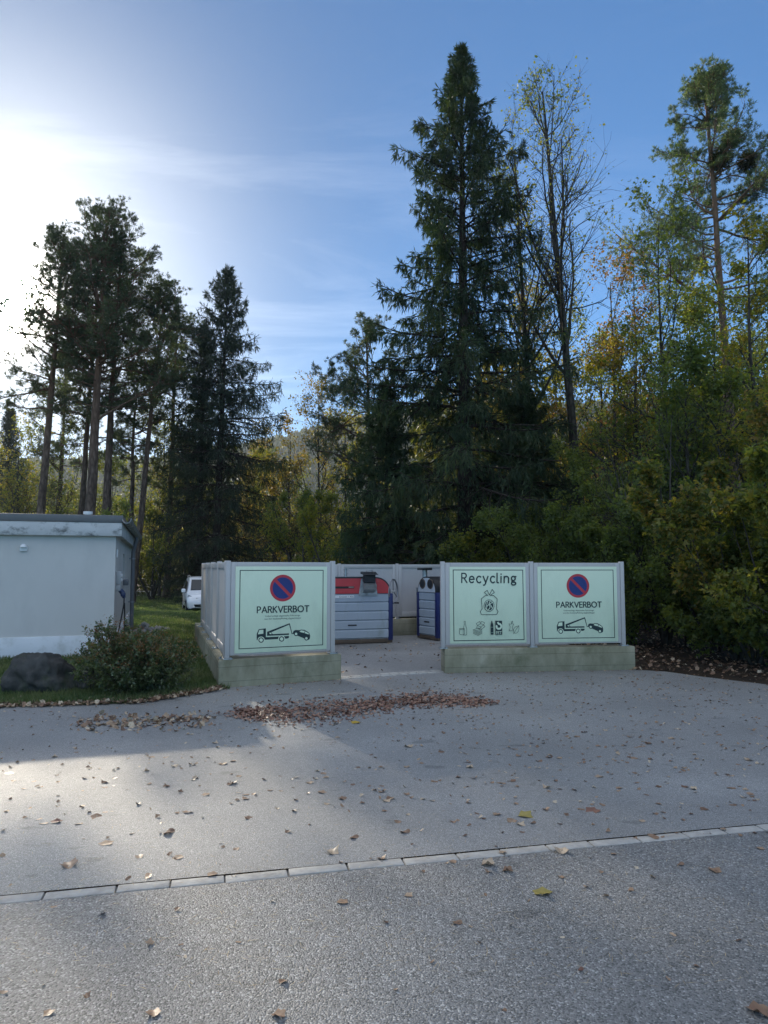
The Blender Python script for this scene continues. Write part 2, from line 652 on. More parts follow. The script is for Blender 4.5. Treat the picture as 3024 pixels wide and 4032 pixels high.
M['fascia'] = surf('stained_fascia', (0.52, 0.53, 0.53), 0.85, var=0.12, vscale=3, bump=0.004, bscale=60, dirt=(0.12, 0.13, 0.13), dscale=3.2, dmin=0.52, dmax=0.68, stretch=(1, 1, 1.6))
M['roof_edge'] = surf('grey_roof_edge', (0.11, 0.115, 0.12), 0.5, var=0.15, vscale=3)
M['zinc'] = surf('grey_zinc', (0.26, 0.27, 0.29), 0.45, metal=0.6, var=0.2, vscale=5)
M['pipe'] = surf('dark_grey_pipe', (0.13, 0.14, 0.155), 0.45, var=0.12, vscale=4)
M['galv'] = surf('galvanised_steel', (0.42, 0.45, 0.46), 0.38, metal=0.75, var=0.35, vscale=16, dirt=(0.18, 0.19, 0.19), dscale=8, dmin=0.5, dmax=0.7)
M['bin_blue'] = surf('grey_blue_bin', (0.36, 0.42, 0.48), 0.45, var=0.07, vscale=2, dirt=(0.22, 0.26, 0.25), dscale=2.5, dmin=0.52, dmax=0.8, stretch=(1, 1, 0.5))
M['bin_navy'] = surf('navy_bin', (0.012, 0.022, 0.11), 0.4, var=0.1, vscale=3)
M['bin_red'] = surf('red_bin_lid', (0.48, 0.045, 0.05), 0.45, var=0.1, vscale=3)
M['bin_white'] = surf('pale_bin_lid', (0.50, 0.53, 0.56), 0.45, var=0.08, vscale=3)
M['black'] = surf('black_plastic', (0.010, 0.011, 0.013), 0.5, var=0.2, vscale=6)
M['rust'] = surf('rusty_rail', (0.10, 0.075, 0.055), 0.8, var=0.3, vscale=8)
M['white_plastic'] = surf('white_plastic', (0.72, 0.73, 0.74), 0.4, var=0.04)
M['grey_plastic'] = surf('grey_plastic', (0.40, 0.41, 0.41), 0.5, var=0.08)
M['blue_plastic'] = surf('blue_plastic', (0.02, 0.035, 0.10), 0.45, var=0.1)
M['car_white'] = surf('white_car_paint', (0.74, 0.76, 0.79), 0.25, var=0.02, spec=0.5, coat=0.6)
M['glass'] = surf('dark_glass', (0.012, 0.020, 0.028), 0.10, var=0.05, spec=0.35)
M['lamp_glass'] = surf('headlight_glass', (0.34, 0.37, 0.40), 0.12, var=0.25, vscale=12, spec=0.7)
M['rubber'] = surf('tyre_rubber', (0.012, 0.012, 0.013), 0.8, var=0.2)
M['alloy'] = surf('alloy_rim', (0.42, 0.43, 0.45), 0.3, metal=0.7, var=0.1)
M['rock'] = surf('dark_boulder', (0.060, 0.060, 0.058), 0.9, var=0.45, vscale=4, bump=0.03, bscale=9, dirt=(0.03, 0.045, 0.02), dscale=3, dmin=0.5, dmax=0.7, spec=0.2)
M['gravel'] = surf('grey_pebble', (0.22, 0.22, 0.21), 0.85, var=0.5, vscale=14)
M['wood'] = surf('weathered_wood', (0.30, 0.27, 0.23), 0.8, var=0.3, vscale=6)
M['fallen'] = leaf_mat('fallen_brown_leaf', [(0.10, 0.055, 0.035), (0.19, 0.11, 0.066), (0.28, 0.18, 0.11), (0.37, 0.27, 0.18), (0.50, 0.41, 0.30)], 0.08, 3.0, 0.5, 0.45, 0.2, (1, 1, 1))
M['fallen_red'] = leaf_mat('fallen_beech_leaf', [(0.10, 0.045, 0.032), (0.18, 0.085, 0.056), (0.27, 0.145, 0.095), (0.36, 0.23, 0.16)], 0.08, 3.0, 0.5, 0.45, 0.2, (1, 1, 1))
M['fallen_yellow'] = leaf_mat('fallen_yellow_leaf', [(0.42, 0.27, 0.03), (0.55, 0.38, 0.05)], 0.2, 3.0, through=(1, 1, 1))
M['fallen_olive'] = leaf_mat('fallen_olive_leaf', [(0.22, 0.19, 0.05), (0.34, 0.27, 0.08)], 0.1, 3.0, through=(1, 1, 1))
M['needle_dry'] = leaf_mat('dry_needle', [(0.22, 0.15, 0.08), (0.40, 0.31, 0.19), (0.5, 0.43, 0.32)], 0.1, 3.0)

M['bark_spruce'] = bark_mat('spruce_bark', (0.018, 0.014, 0.012), (0.075, 0.06, 0.05), 7)
M['bark_pine'] = bark_mat('pine_bark', (0.035, 0.026, 0.022), (0.15, 0.115, 0.095), 5, (0.20, 0.115, 0.075), 8, 15)
M['bark_pine_orange'] = bark_mat('orange_pine_bark', (0.05, 0.034, 0.026), (0.20, 0.14, 0.10), 5, (0.235, 0.15, 0.10), 7, 13)
M['bark_grey'] = bark_mat('grey_bark', (0.022, 0.02, 0.017), (0.09, 0.082, 0.07), 8)
M['needle_spruce'] = leaf_mat('spruce_needles', [(0.018, 0.036, 0.022), (0.030, 0.056, 0.030), (0.050, 0.082, 0.038), (0.085, 0.10, 0.045)], 0.25, 0.6, 0.5, 0.35)
M['needle_spruce_far'] = leaf_mat('far_spruce_needles', [(0.018, 0.030, 0.022), (0.028, 0.046, 0.030), (0.045, 0.065, 0.038)], 0.2, 0.6)
M['needle_pine'] = leaf_mat('pine_needles', [(0.034, 0.050, 0.034), (0.050, 0.072, 0.044), (0.075, 0.098, 0.05), (0.10, 0.115, 0.06)], 0.30, 0.4, 0.5, 0.35)
M['needle_pine_blue'] = leaf_mat('blue_green_pine_needles', [(0.040, 0.075, 0.055), (0.065, 0.11, 0.075), (0.10, 0.14, 0.09), (0.12, 0.15, 0.07)], 0.4, 0.5, 0.5, 0.4)
M['mistletoe'] = leaf_mat('mistletoe', [(0.03, 0.042, 0.014), (0.055, 0.062, 0.02), (0.085, 0.08, 0.026)], 0.12, 1.0)
M['leaf_green'] = leaf_mat('green_leaves', [(0.055, 0.085, 0.036), (0.085, 0.12, 0.044), (0.12, 0.155, 0.05), (0.15, 0.17, 0.045)], 0.52, 0.5)
M['leaf_olive'] = leaf_mat('olive_leaves', [(0.055, 0.085, 0.034), (0.09, 0.12, 0.04), (0.14, 0.16, 0.045), (0.21, 0.18, 0.04)], 0.55, 0.45)
M['leaf_yellow'] = leaf_mat('yellowing_leaves', [(0.08, 0.11, 0.03), (0.13, 0.155, 0.034), (0.18, 0.175, 0.04), (0.235, 0.20, 0.04), (0.23, 0.15, 0.045)], 0.55, 0.5)
M['leaf_edge'] = leaf_mat('yellow_tinged_leaves', [(0.055, 0.085, 0.034), (0.085, 0.115, 0.04), (0.13, 0.145, 0.045), (0.20, 0.175, 0.045), (0.24, 0.15, 0.045)], 0.5, 0.8, nmix=0.35)
M['leaf_brown'] = leaf_mat('browning_leaves', [(0.075, 0.08, 0.03), (0.13, 0.12, 0.04), (0.19, 0.145, 0.05), (0.24, 0.15, 0.065)], 0.5, 0.5)
M['leaf_red'] = leaf_mat('reddish_leaves', [(0.08, 0.085, 0.03), (0.14, 0.11, 0.04), (0.20, 0.11, 0.05), (0.28, 0.12, 0.07)], 0.5, 0.6)
M['leaf_shrub'] = leaf_mat('shrub_leaves', [(0.04, 0.065, 0.032), (0.062, 0.095, 0.042), (0.09, 0.115, 0.05), (0.13, 0.13, 0.065)], 0.3, 2.0, 0.32, 0.5)
M['flower_rust'] = leaf_mat('rusty_flower_heads', [(0.10, 0.045, 0.022), (0.20, 0.095, 0.045), (0.30, 0.17, 0.09)], 0.3, 2.0)
M['far_wood'] = leaf_mat('far_wood_leaves', [(0.035, 0.055, 0.028), (0.060, 0.075, 0.032), (0.10, 0.10, 0.036), (0.14, 0.115, 0.04)], 0.4, 0.15)


def concrete_mat():
    m, n, l, out = new_mat('mossy_board_concrete')
    b = n.new('ShaderNodeBsdfPrincipled')
    b.inputs['Roughness'].default_value = 0.88
    b.inputs['Specular IOR Level'].default_value = 0.25
    tc = n.new('ShaderNodeTexCoord')
    mp = n.new('ShaderNodeMapping')
    mp.inputs['Scale'].default_value = (1, 1, 0.45)
    l.new(tc.outputs['Object'], mp.inputs[0])
    n1 = N(n, 'ShaderNodeTexNoise', i_Scale=2.6, i_Detail=9.0, i_Roughness=0.68)
    l.new(mp.outputs[0], n1.inputs['Vector'])
    r = ramp(n, [(0.28, (0.165, 0.155, 0.10)), (0.5, (0.27, 0.255, 0.18)), (0.72, (0.39, 0.365, 0.28))])
    l.new(n1.outputs['Fac'], r.inputs[0])
    # moss patches
    n2 = N(n, 'ShaderNodeTexNoise', i_Scale=1.3, i_Detail=8.0, i_Roughness=0.7)
    l.new(tc.outputs['Object'], n2.inputs['Vector'])
    mr = n.new('ShaderNodeMapRange')
    mr.inputs['From Min'].default_value = 0.52
    mr.inputs['From Max'].default_value = 0.74
    mr.inputs['To Max'].default_value = 0.75
    l.new(n2.outputs['Fac'], mr.inputs['Value'])
    mx = N(n, 'ShaderNodeMix', data_type='RGBA')
    l.new(mr.outputs[0], mx.inputs[0])
    l.new(r.outputs[0], mx.inputs[6])
    mx.inputs[7].default_value = (0.095, 0.105, 0.055, 1)
    # board joints: two thin dark lines at fixed heights
    sp = n.new('ShaderNodeSeparateXYZ')
    l.new(tc.outputs['Object'], sp.inputs[0])
    wob = N(n, 'ShaderNodeTexNoise', i_Scale=4.0, i_Detail=4.0)
    l.new(tc.outputs['Object'], wob.inputs['Vector'])
    wm = N(n, 'ShaderNodeMath', operation='MULTIPLY_ADD', i_1=0.012, i_2=-0.006)
    l.new(wob.outputs['Fac'], wm.inputs[0])
    za = N(n, 'ShaderNodeMath', operation='ADD')
    l.new(sp.outputs['Z'], za.inputs[0])
    l.new(wm.outputs[0], za.inputs[1])
    md = N(n, 'ShaderNodeMath', operation='PINGPONG', i_1=0.10)
    l.new(za.outputs[0], md.inputs[0])
    ln = n.new('ShaderNodeMapRange')
    ln.inputs['From Min'].default_value = 0.093
    ln.inputs['From Max'].default_value = 0.10
    ln.inputs['To Min'].default_value = 1.0
    ln.inputs['To Max'].default_value = 0.6
    l.new(md.outputs[0], ln.inputs['Value'])
    sc = N(n, 'ShaderNodeVectorMath', operation='SCALE')
    l.new(mx.outputs[2], sc.inputs[0])
    l.new(ln.outputs[0], sc.inputs['Scale'])
    l.new(sc.outputs[0], b.inputs['Base Color'])
    bn = N(n, 'ShaderNodeTexNoise', i_Scale=70.0, i_Detail=5.0, i_Roughness=0.7)
    l.new(tc.outputs['Object'], bn.inputs['Vector'])
    bp = N(n, 'ShaderNodeBump', i_Distance=0.004)
    l.new(bn.outputs['Fac'], bp.inputs['Height'])
    l.new(bp.outputs[0], b.inputs['Normal'])
    l.new(b.outputs[0], out.inputs[0])
    return m


M['concrete'] = concrete_mat()

# ------------------------------------------------------------------ the setting: ground, roads, hill
TH = rad(17.5)
SIDE = Vector((-math.sin(TH), math.cos(TH), 0))        # the way the building and the bay run back
ACROSS = Vector((math.cos(TH), math.sin(TH), 0))       # to the right, at right angles to SIDE

P1, P2 = G(858, 2715), G(1344, 2680)                   # left front of the recycling bay
R1, R2 = G(1752, 2655), G(2503, 2641)                  # right front
K0, K1 = G(0, 3571), G(3024, 3277)                     # the row of kerb stones
KD = (K1 - K0).normalized()
KN = Vector((-KD.y, KD.x, 0))                          # away from the camera
KA, KB = K0 - KD * 14, K1 + KD * 18
KW = 0.095


def sheet(name, pts, z, mat, label=None):
    mb = MB()
    mb.add([(p[0], p[1], z) for p in pts], [tuple(range(len(pts)))])
    o = mb.build(name, mat)
    o['kind'] = 'structure'
    return o


def build_ground():
    # one sheet of ground out to the horizon, finer near by
    xs = np.concatenate([np.linspace(-1500, -70, 14), np.linspace(-60, 60, 81), np.linspace(70, 1500, 14)])
    ys = np.concatenate([np.linspace(-400, -20, 8), np.linspace(-12, 90, 86), np.linspace(100, 1600, 20)])
    X, Y = np.meshgrid(xs, ys)
    Z = gz(X, Y)
    V = np.stack([X, Y, Z], -1).reshape(-1, 3)
    nx, ny = len(xs), len(ys)
    i, j = np.meshgrid(np.arange(nx - 1), np.arange(ny - 1))
    a = (j * nx + i).ravel()
    F = np.stack([a, a + 1, a + 1 + nx, a + nx], 1)
    o = np_mesh('ground', V, F, M['forest_floor'], smooth_=True)
    o['kind'] = 'structure'
    # lawn lying on the ground to the left of the bay and round the building
    xs = np.linspace(-40, 3, 87)
    ys = np.linspace(7.0, 78, 143)
    X, Y = np.meshgrid(xs, ys)
    ex = -2.2 - 0.315 * (Y - 9.9)
    ok = (X < ex + 0.6) | (Y > 20)
    Z = gz(X, Y) + 0.012 + 0.035 * np.sin(X * 2.1 + Y * 0.7) * np.sin(Y * 1.3) * smooth(9.5, 12, Y)
    nx, ny = len(xs), len(ys)
    front = G(0, 2790), G(547, 2774), G(857, 2722)
    fx = [-60, front[0].x, front[1].x, front[2].x, 10]
    fy = [front[0].y - 0.5, front[0].y, front[1].y, front[2].y, front[2].y + 0.4]
    lim = np.interp(X, fx, fy)
    Yc = np.maximum(Y, lim)
    V = np.stack([X, Yc, np.where(Y < lim, 0.008, Z)], -1).reshape(-1, 3)
    i, j = np.meshgrid(np.arange(nx - 1), np.arange(ny - 1))
    a = (j * nx + i).ravel()
    F = np.stack([a, a + 1, a + 1 + nx, a + nx], 1)
    okf = ok.ravel()[F].all(1) & ~((Y < lim).ravel()[F].all(1))
    o = np_mesh('lawn', V, F[okf], M['lawn'], smooth_=True)
    o['kind'] = 'structure'

    # forecourt of fine asphalt: from the kerb stones to the lawn, through the bay, to the wood
    e = [G(2503, 2641), G(2620, 2648), G(2760, 2668), G(2900, 2685), G(3024, 2700)]
    off = KN * (KW + 0.004)
    back_l = P1 + SIDE * 6.6
    back_r = back_l + ACROSS * 8.6
    pts = [KA + off, KB + off, Vector((14, 8.2, 0)), e[4], e[3], e[2], e[1], e[0], R2 + Vector((0.1, 0.2, 0)), back_r, back_l,
           P1 + SIDE * 0.1, front[2], front[1], front[0], Vector((-20, front[0].y - 0.9, 0))]
    sheet('forecourt', pts, 0.0165, M['asphalt_fine'])
    # near road of coarser asphalt
    sheet('road', [KA, KA + Vector((0, -30, 0)), KB + Vector((0, -30, 0)), KB], 0.012, M['asphalt_coarse'])
    sheet('road_joint', [KA, KB, KB + off, KA + off], 0.005, M['mortar'])
    # row of kerb stones, flush with the road
    random.seed(5)
    mb = MB()
    Lt = (KB - KA).length
    s = 0.0
    ang = math.atan2(KD.y, KD.x)
    while s < Lt - 0.5:
        ln = random.uniform(0.27, 0.36)
        c = KA + KD * (s + ln / 2) + KN * (KW / 2 + random.uniform(-0.006, 0.006))
        T = Matrix.Translation((c.x, c.y, random.uniform(-0.0105, -0.0085))) @ Matrix.Rotation(ang + random.uniform(-0.015, 0.015), 4, 'Z') @ \
            Matrix.Rotation(random.uniform(-0.012, 0.012), 4, 'X')
        mb.box((0, 0, 0), (ln - random.uniform(0.005, 0.013), KW - random.uniform(0.0, 0.006), 0.05), T, 0, 0.006)
        s += ln
    o = mb.build('kerb_stones', M['stone'], None, True, 40)
    o['kind'] = 'structure'
    # two rows of setts across the mouth of the bay
    a, b = G(1348, 2681), G(1738, 2654)
    d = (b - a)
    L = d.length
    d.normalize()
    nn = Vector((-d.y, d.x, 0))
    mb = MB()
    an = math.atan2(d.y, d.x)
    for row in range(2):
        s = -0.02 if row == 0 else -0.1
        while s < L:
            ln = random.uniform(0.13, 0.2)
            bow = 0.05 * math.sin(math.pi * max(0, min(1, s / L)))
            c = a + d * (s + ln / 2) + nn * (0.075 + row * 0.135 + bow)
            T = Matrix.Translation((c.x, c.y, random.uniform(0.0, 0.003))) @ Matrix.Rotation(an + random.uniform(-0.03, 0.03), 4, 'Z')
            mb.box((0, 0, 0), (ln - 0.012, 0.122, 0.05), T, 0, 0.008)
            s += ln
    o = mb.build('stone_setts', M['stone'], None, True, 40)
    o['kind'] = 'structure'


build_ground()


def build_hill():
    # a wooded hill a long way behind, its crest from low left to high right
    rng = np.random.default_rng(3)
    y0 = 620.0
    us = np.linspace(-1.2, 1.6, 240)
    prof_px = [-1200, 700, 1000, 1150, 1350, 1550, 1900, 2400, 3000, 4200, 6200]
    prof_el = [5.0, 7.5, 9.2, 10.2, 11.8, 12.8, 13.5, 13.0, 12.0, 10.0, 7.0]
    rows = 26
    el = np.interp(us * FPX + CX, prof_px, prof_el)
    crest = np.tan(np.radians(el)) * y0
    V = []
    for r in range(rows):
        t = r / (rows - 1)
        yy = 300 + (y0 - 300) * t + 70 * np.sin(us * 5 + 1) * t
        zz = crest * smooth(0, 1, np.full_like(us, t)) ** 1.1 + rng.normal(0, 2.2, len(us)) * (t > 0.1) - 3 * (1 - t)
        V.append(np.stack([us * y0, yy, zz], -1))
    for t in (0.5, 1.0):
        V.append(np.stack([us * y0, np.full_like(us, y0 + 250 * t), crest * (1 - t) - 3], -1))
    V = np.concatenate(V)
    nx, ny = len(us), rows + 2
    i, j = np.meshgrid(np.arange(nx - 1), np.arange(ny - 1))
    a = (j * nx + i).ravel()
    F = np.stack([a, a + 1, a + 1 + nx, a + nx], 1)
    o = np_mesh('hill', V, F, M['forest_floor'], smooth_=True)
    o['kind'] = 'structure'
    # its wood: pointed and round crowns over the whole slope, read as one mass
    n = 16000
    uu = rng.uniform(-0.75, 0.9, n)
    tt = rng.uniform(0.05, 1.0, n) ** 0.8
    cr = np.interp(uu * FPX + CX, prof_px, prof_el)
    cr = np.tan(np.radians(cr)) * y0
    x = uu * y0
    y = 300 + (y0 - 300) * tt + 70 * np.sin(uu * 5 + 1) * tt
    z = cr * smooth(0, 1, tt) ** 1.1 - 3 * (1 - tt) - 1.5
    h = rng.uniform(7, 15, n)
    w = h * rng.uniform(0.22, 0.4, n)
    ang = rng.uniform(0, math.pi, n)
    Q = []
    for k in range(3):
        a = ang + k * math.pi / 3
        dx, dy = np.cos(a) * w, np.sin(a) * w
        b0 = np.stack([x, y, z], 1)
        l_ = np.stack([x - dx, y - dy, z + h * 0.4], 1)
        tp = np.stack([x, y, z + h], 1)
        r_ = np.stack([x + dx, y + dy, z + h * 0.4], 1)
        Q.append(np.stack([b0, l_, tp, r_], 1))
    Q = np.concatenate(Q)
    o = np_mesh('hill_wood', Q.reshape(-1, 3), np.arange(len(Q) * 4).reshape(-1, 4), M['far_wood'], rnd=rng.uniform(0, 1, len(Q)))
    tag(o, 'hazy wooded hillside rising far behind the trees', 'wood', kind='stuff')


build_hill()


# ------------------------------------------------------------------ recycling bay
BASE_H, TOP = 0.40, 1.78


def seg_frame(a, b):
    d = (b - a)
    L = d.length
    return Matrix.Translation((a.x, a.y, 0)) @ Matrix.Rotation(math.atan2(d.y, d.x), 4, 'Z'), L, math.atan2(d.y, d.x)


def base_block(name, a, b, t, h, label, ext=0.0):
    """low concrete wall whose front face runs a -> b (front = right-hand side looking along)"""
    T, L, rz = seg_frame(a, b)
    root = MB()
    root.box((L / 2, t / 2, h / 2), (L, t, h), None, 0, 0.012)
    o = root.build(name, M['concrete'], None, True, 35)
    o.location = (a.x, a.y, 0)
    o.rotation_euler = (0, 0, rz)
    tag(o, label, 'wall')
    return o, L, rz


def stroke(mb, pts, w, zoff, mi, mapf, closed=False):
    pts = list(pts)
    if closed:
        pts.append(pts[0])
    for (x0, y0), (x1, y1) in zip(pts[:-1], pts[1:]):
        dx, dy = x1 - x0, y1 - y0
        L = math.hypot(dx, dy)
        if L < 1e-6:
            continue
        dx, dy = dx / L, dy / L
        e = w * 0.35
        nx, ny = -dy * w / 2, dx * w / 2
        q = [(x0 - dx * e + nx, y0 - dy * e + ny), (x0 - dx * e - nx, y0 - dy * e - ny), (x1 + dx * e - nx, y1 + dy * e - ny), (x1 + dx * e + nx, y1 + dy * e + ny)]
        zoff[0] += 0.00006
        mb.add([mapf(p, zoff[0]) for p in q], [(0, 1, 2, 3)], mi)


def fillp(mb, pts, zoff, mi, mapf):
    zoff[0] += 0.00012
    mb.add([mapf(p, zoff[0]) for p in pts], [tuple(range(len(pts)))], mi)


def arc(cx, cy, rx, ry, a0, a1, n=14):
    return [(cx + rx * math.cos(rad(a0 + (a1 - a0) * i / n)), cy + ry * math.sin(rad(a0 + (a1 - a0) * i / n))) for i in range(n + 1)]


LET = {
    'P': (0.56, [[(0, 0), (0, 1)], [(0, 1), (0.26, 1)] + arc(0.26, 0.73, 0.28, 0.27, 90, -90) + [(0, 0.46)]]),
    'A': (0.82, [[(0, 0), (0.41, 1), (0.82, 0)], [(0.13, 0.32), (0.69, 0.32)]]),
    'R': (0.60, [[(0, 0), (0, 1)], [(0, 1), (0.26, 1)] + arc(0.26, 0.75, 0.26, 0.25, 90, -90) + [(0, 0.50)], [(0.25, 0.5), (0.60, 0)]]),
    'K': (0.64, [[(0, 0), (0, 1)], [(0.58, 1), (0.02, 0.48)], [(0.16, 0.60), (0.64, 0)]]),
    'V': (0.78, [[(0, 1), (0.39, 0), (0.78, 1)]]),
    'E': (0.50, [[(0.5, 1), (0, 1), (0, 0), (0.5, 0)], [(0, 0.52), (0.45, 0.52)]]),
    'B': (0.58, [[(0, 0), (0, 1)], [(0, 1), (0.24, 1)] + arc(0.24, 0.77, 0.24, 0.23, 90, -90) + [(0, 0.54)], [(0.24, 0.54)] + arc(0.28, 0.27, 0.29, 0.27, 90, -90) + [(0, 0)]]),
    'O': (0.98, [arc(0.49, 0.5, 0.48, 0.5, 0, 360, 28)]),
    'T': (0.72, [[(0, 1), (0.72, 1)], [(0.36, 1), (0.36, 0)]]),
    'e': (0.58, [[(0.05, 0.36), (0.55, 0.36)] + arc(0.29, 0.34, 0.27, 0.34, 5, 315, 18)]),
    'c': (0.50, [arc(0.30, 0.34, 0.29, 0.34, 50, 310, 16)]),
    'y': (0.58, [[(0, 0.68), (0.29, 0.03)], [(0.56, 0.68), (0.26, -0.12), (0.17, -0.25), (0.03, -0.27)]]),
    'l': (0.20, [[(0, 1.02), (0, 0.14)] + arc(0.13, 0.13, 0.13, 0.13, 180, 290, 6)]),
    'i': (0.10, [[(0, 0.68), (0, 0)], [(-0.02, 0.92), (0.02, 0.92)]]),
    'n': (0.54, [[(0, 0), (0, 0.68)], [(0, 0.42)] + arc(0.26, 0.42, 0.26, 0.26, 160, 0, 10) + [(0.52, 0)]]),
    'g': (0.58, [arc(0.27, 0.46, 0.22, 0.22, 0, 360, 18), [(0.38, 0.66), (0.58, 0.66)], [(0.14, 0.27), (0.10, 0.17), (0.18, 0.09), (0.40, 0.08)] +
                 arc(0.30, -0.08, 0.25, 0.16, 80, -260, 16)]),
}


def text_strokes(mb, s, x0, x1, ybase, ycap, w, zoff, mi, mapf, gap=0.2):
    tot = sum(LET[c][0] for c in s) + gap * (len(s) - 1)
    k = (x1 - x0) / tot
    h = ybase - ycap
    x = x0
    for c in s:
        wd, paths = LET[c]
        for p in paths:
            stroke(mb, [(x + a * k, ybase - b * h) for a, b in p], w, zoff, mi, mapf)
        x += (wd + gap) * k


def font_mesh(text, name, parent, mat, mapf, x0, x1, ybase, ycap, z):
    """small lettering from the built-in font, flattened to a mesh and fitted to the box"""
    cu = bpy.data.curves.new(name, 'FONT')
    cu.body = text
    cu.resolution_u = 3
    tmp = bpy.data.objects.new(name, cu)
    COL.objects.link(tmp)
    dg = bpy.context.evaluated_depsgraph_get()
    me0 = tmp.evaluated_get(dg).to_mesh()
    vs_ = [v.co.copy() for v in me0.vertices]
    fs = [tuple(p.vertices) for p in me0.polygons]
    tmp.evaluated_get(dg).to_mesh_clear()
    bpy.data.objects.remove(tmp)
    bpy.data.curves.remove(cu)
    xa, xb = min(v.x for v in vs_), max(v.x for v in vs_)
    k = (x1 - x0) / (xb - xa)
    caph = 0.70
    mb = MB()
    mb.add([mapf((x0 + (v.x - xa) * k, ybase - v.y / caph * (ybase - ycap)), z) for v in vs_], fs)
    return mb.build(name, mat, parent)


def panel(name, a, b, z0, z1, label, cat, group=None, t=0.055, sign=None, post_end=True):
    """framed sheet-metal panel on posts; front face on the right-hand side of a -> b"""
    T, L, rz = seg_frame(a, b)
    root = thing(name, (a.x, a.y, 0), rz, label, cat, group)
    fw = 0.085
    H = z1 - z0
    mb = MB()
    e1 = 0.075 if post_end else 0.003
    mb.box((fw / 2 + 0.075, 0, z0 + 0.05 + H / 2 - 0.025), (fw, t, H - 0.05), None, 0, 0.006)
    mb.box((L - fw / 2 - e1, 0, z0 + 0.05 + H / 2 - 0.025), (fw, t, H - 0.05), None, 0, 0.006)
    mb.box((L / 2 + 0.0375 - e1 / 2, 0, z1 - 0.045), (L - 0.075 - e1 - 2 * fw, t - 0.004, 0.09), None, 0, 0.005)
    mb.box((L / 2 + 0.0375 - e1 / 2, 0, z0 + 0.11), (L - 0.075 - e1 - 2 * fw, t - 0.004, 0.12), None, 0, 0.005)
    mb.build('frame', M['frame'], root, True, 35)
    mb = MB()
    mb.box((L / 2 + 0.0375 - e1 / 2, 0.004, (z0 + z1) / 2 + 0.02), (L - 0.075 - e1 - 2 * fw + 0.004, 0.02, H - 0.2), None, 0)
    mb.build('infill_sheet', M['panel'], root)
    # folded post at the start of the panel (and at its end for the last)
    for k in ([0, 1] if post_end else [0]):
        mb = MB()
        x = 0.037 if k == 0 else L - 0.037
        mb.box((x, 0.008, (z0 + z1) / 2 + 0.015), (0.068, t + 0.026, H + 0.01), None, 0, 0.006)
        po = mb.build('post', M['frame'], root, True, 35)
        mb = MB()
        mb.box((x, -0.01, z0 + 0.008), (0.13, 0.16, 0.012), None, 0, 0.002)
        for sx in (-0.045, 0.045):
            mb.tube([(x + sx, -0.068, z0 + 0.012), (x + sx, -0.068, z0 + 0.03)], 0.011, 6)
        mb.build('base_plate', M['galv'], po, True, 40)
    # rivets along the frame
    for fx in (0.22, 0.78):
        mb = MB()
        mb.tube([(L * fx, -t / 2 - 0.004, z0 + 0.11), (L * fx, -t / 2 + 0.004, z0 + 0.11)], 0.007, 8)
        mb.build('rivet', M['galv'], root)
    if sign:
        sign(root, L, z0, z1, -t / 2)
    return root


def sign_board(root, uvq, L, z0, z1, yf):
    """mint sheet within the frame"""
    u0, u1, v0, v1 = uvq
    mb = MB()
    x0, x1 = L * u0, L * u1
    za, zb = z1 - (z1 - z0) * v1, z1 - (z1 - z0) * v0
    mb.box(((x0 + x1) / 2, yf - 0.001, (za + zb) / 2), (x1 - x0, 0.012, zb - za), None, 0, 0.002)
    return mb.build('sign_sheet', M['sign_face'], root, True, 35)


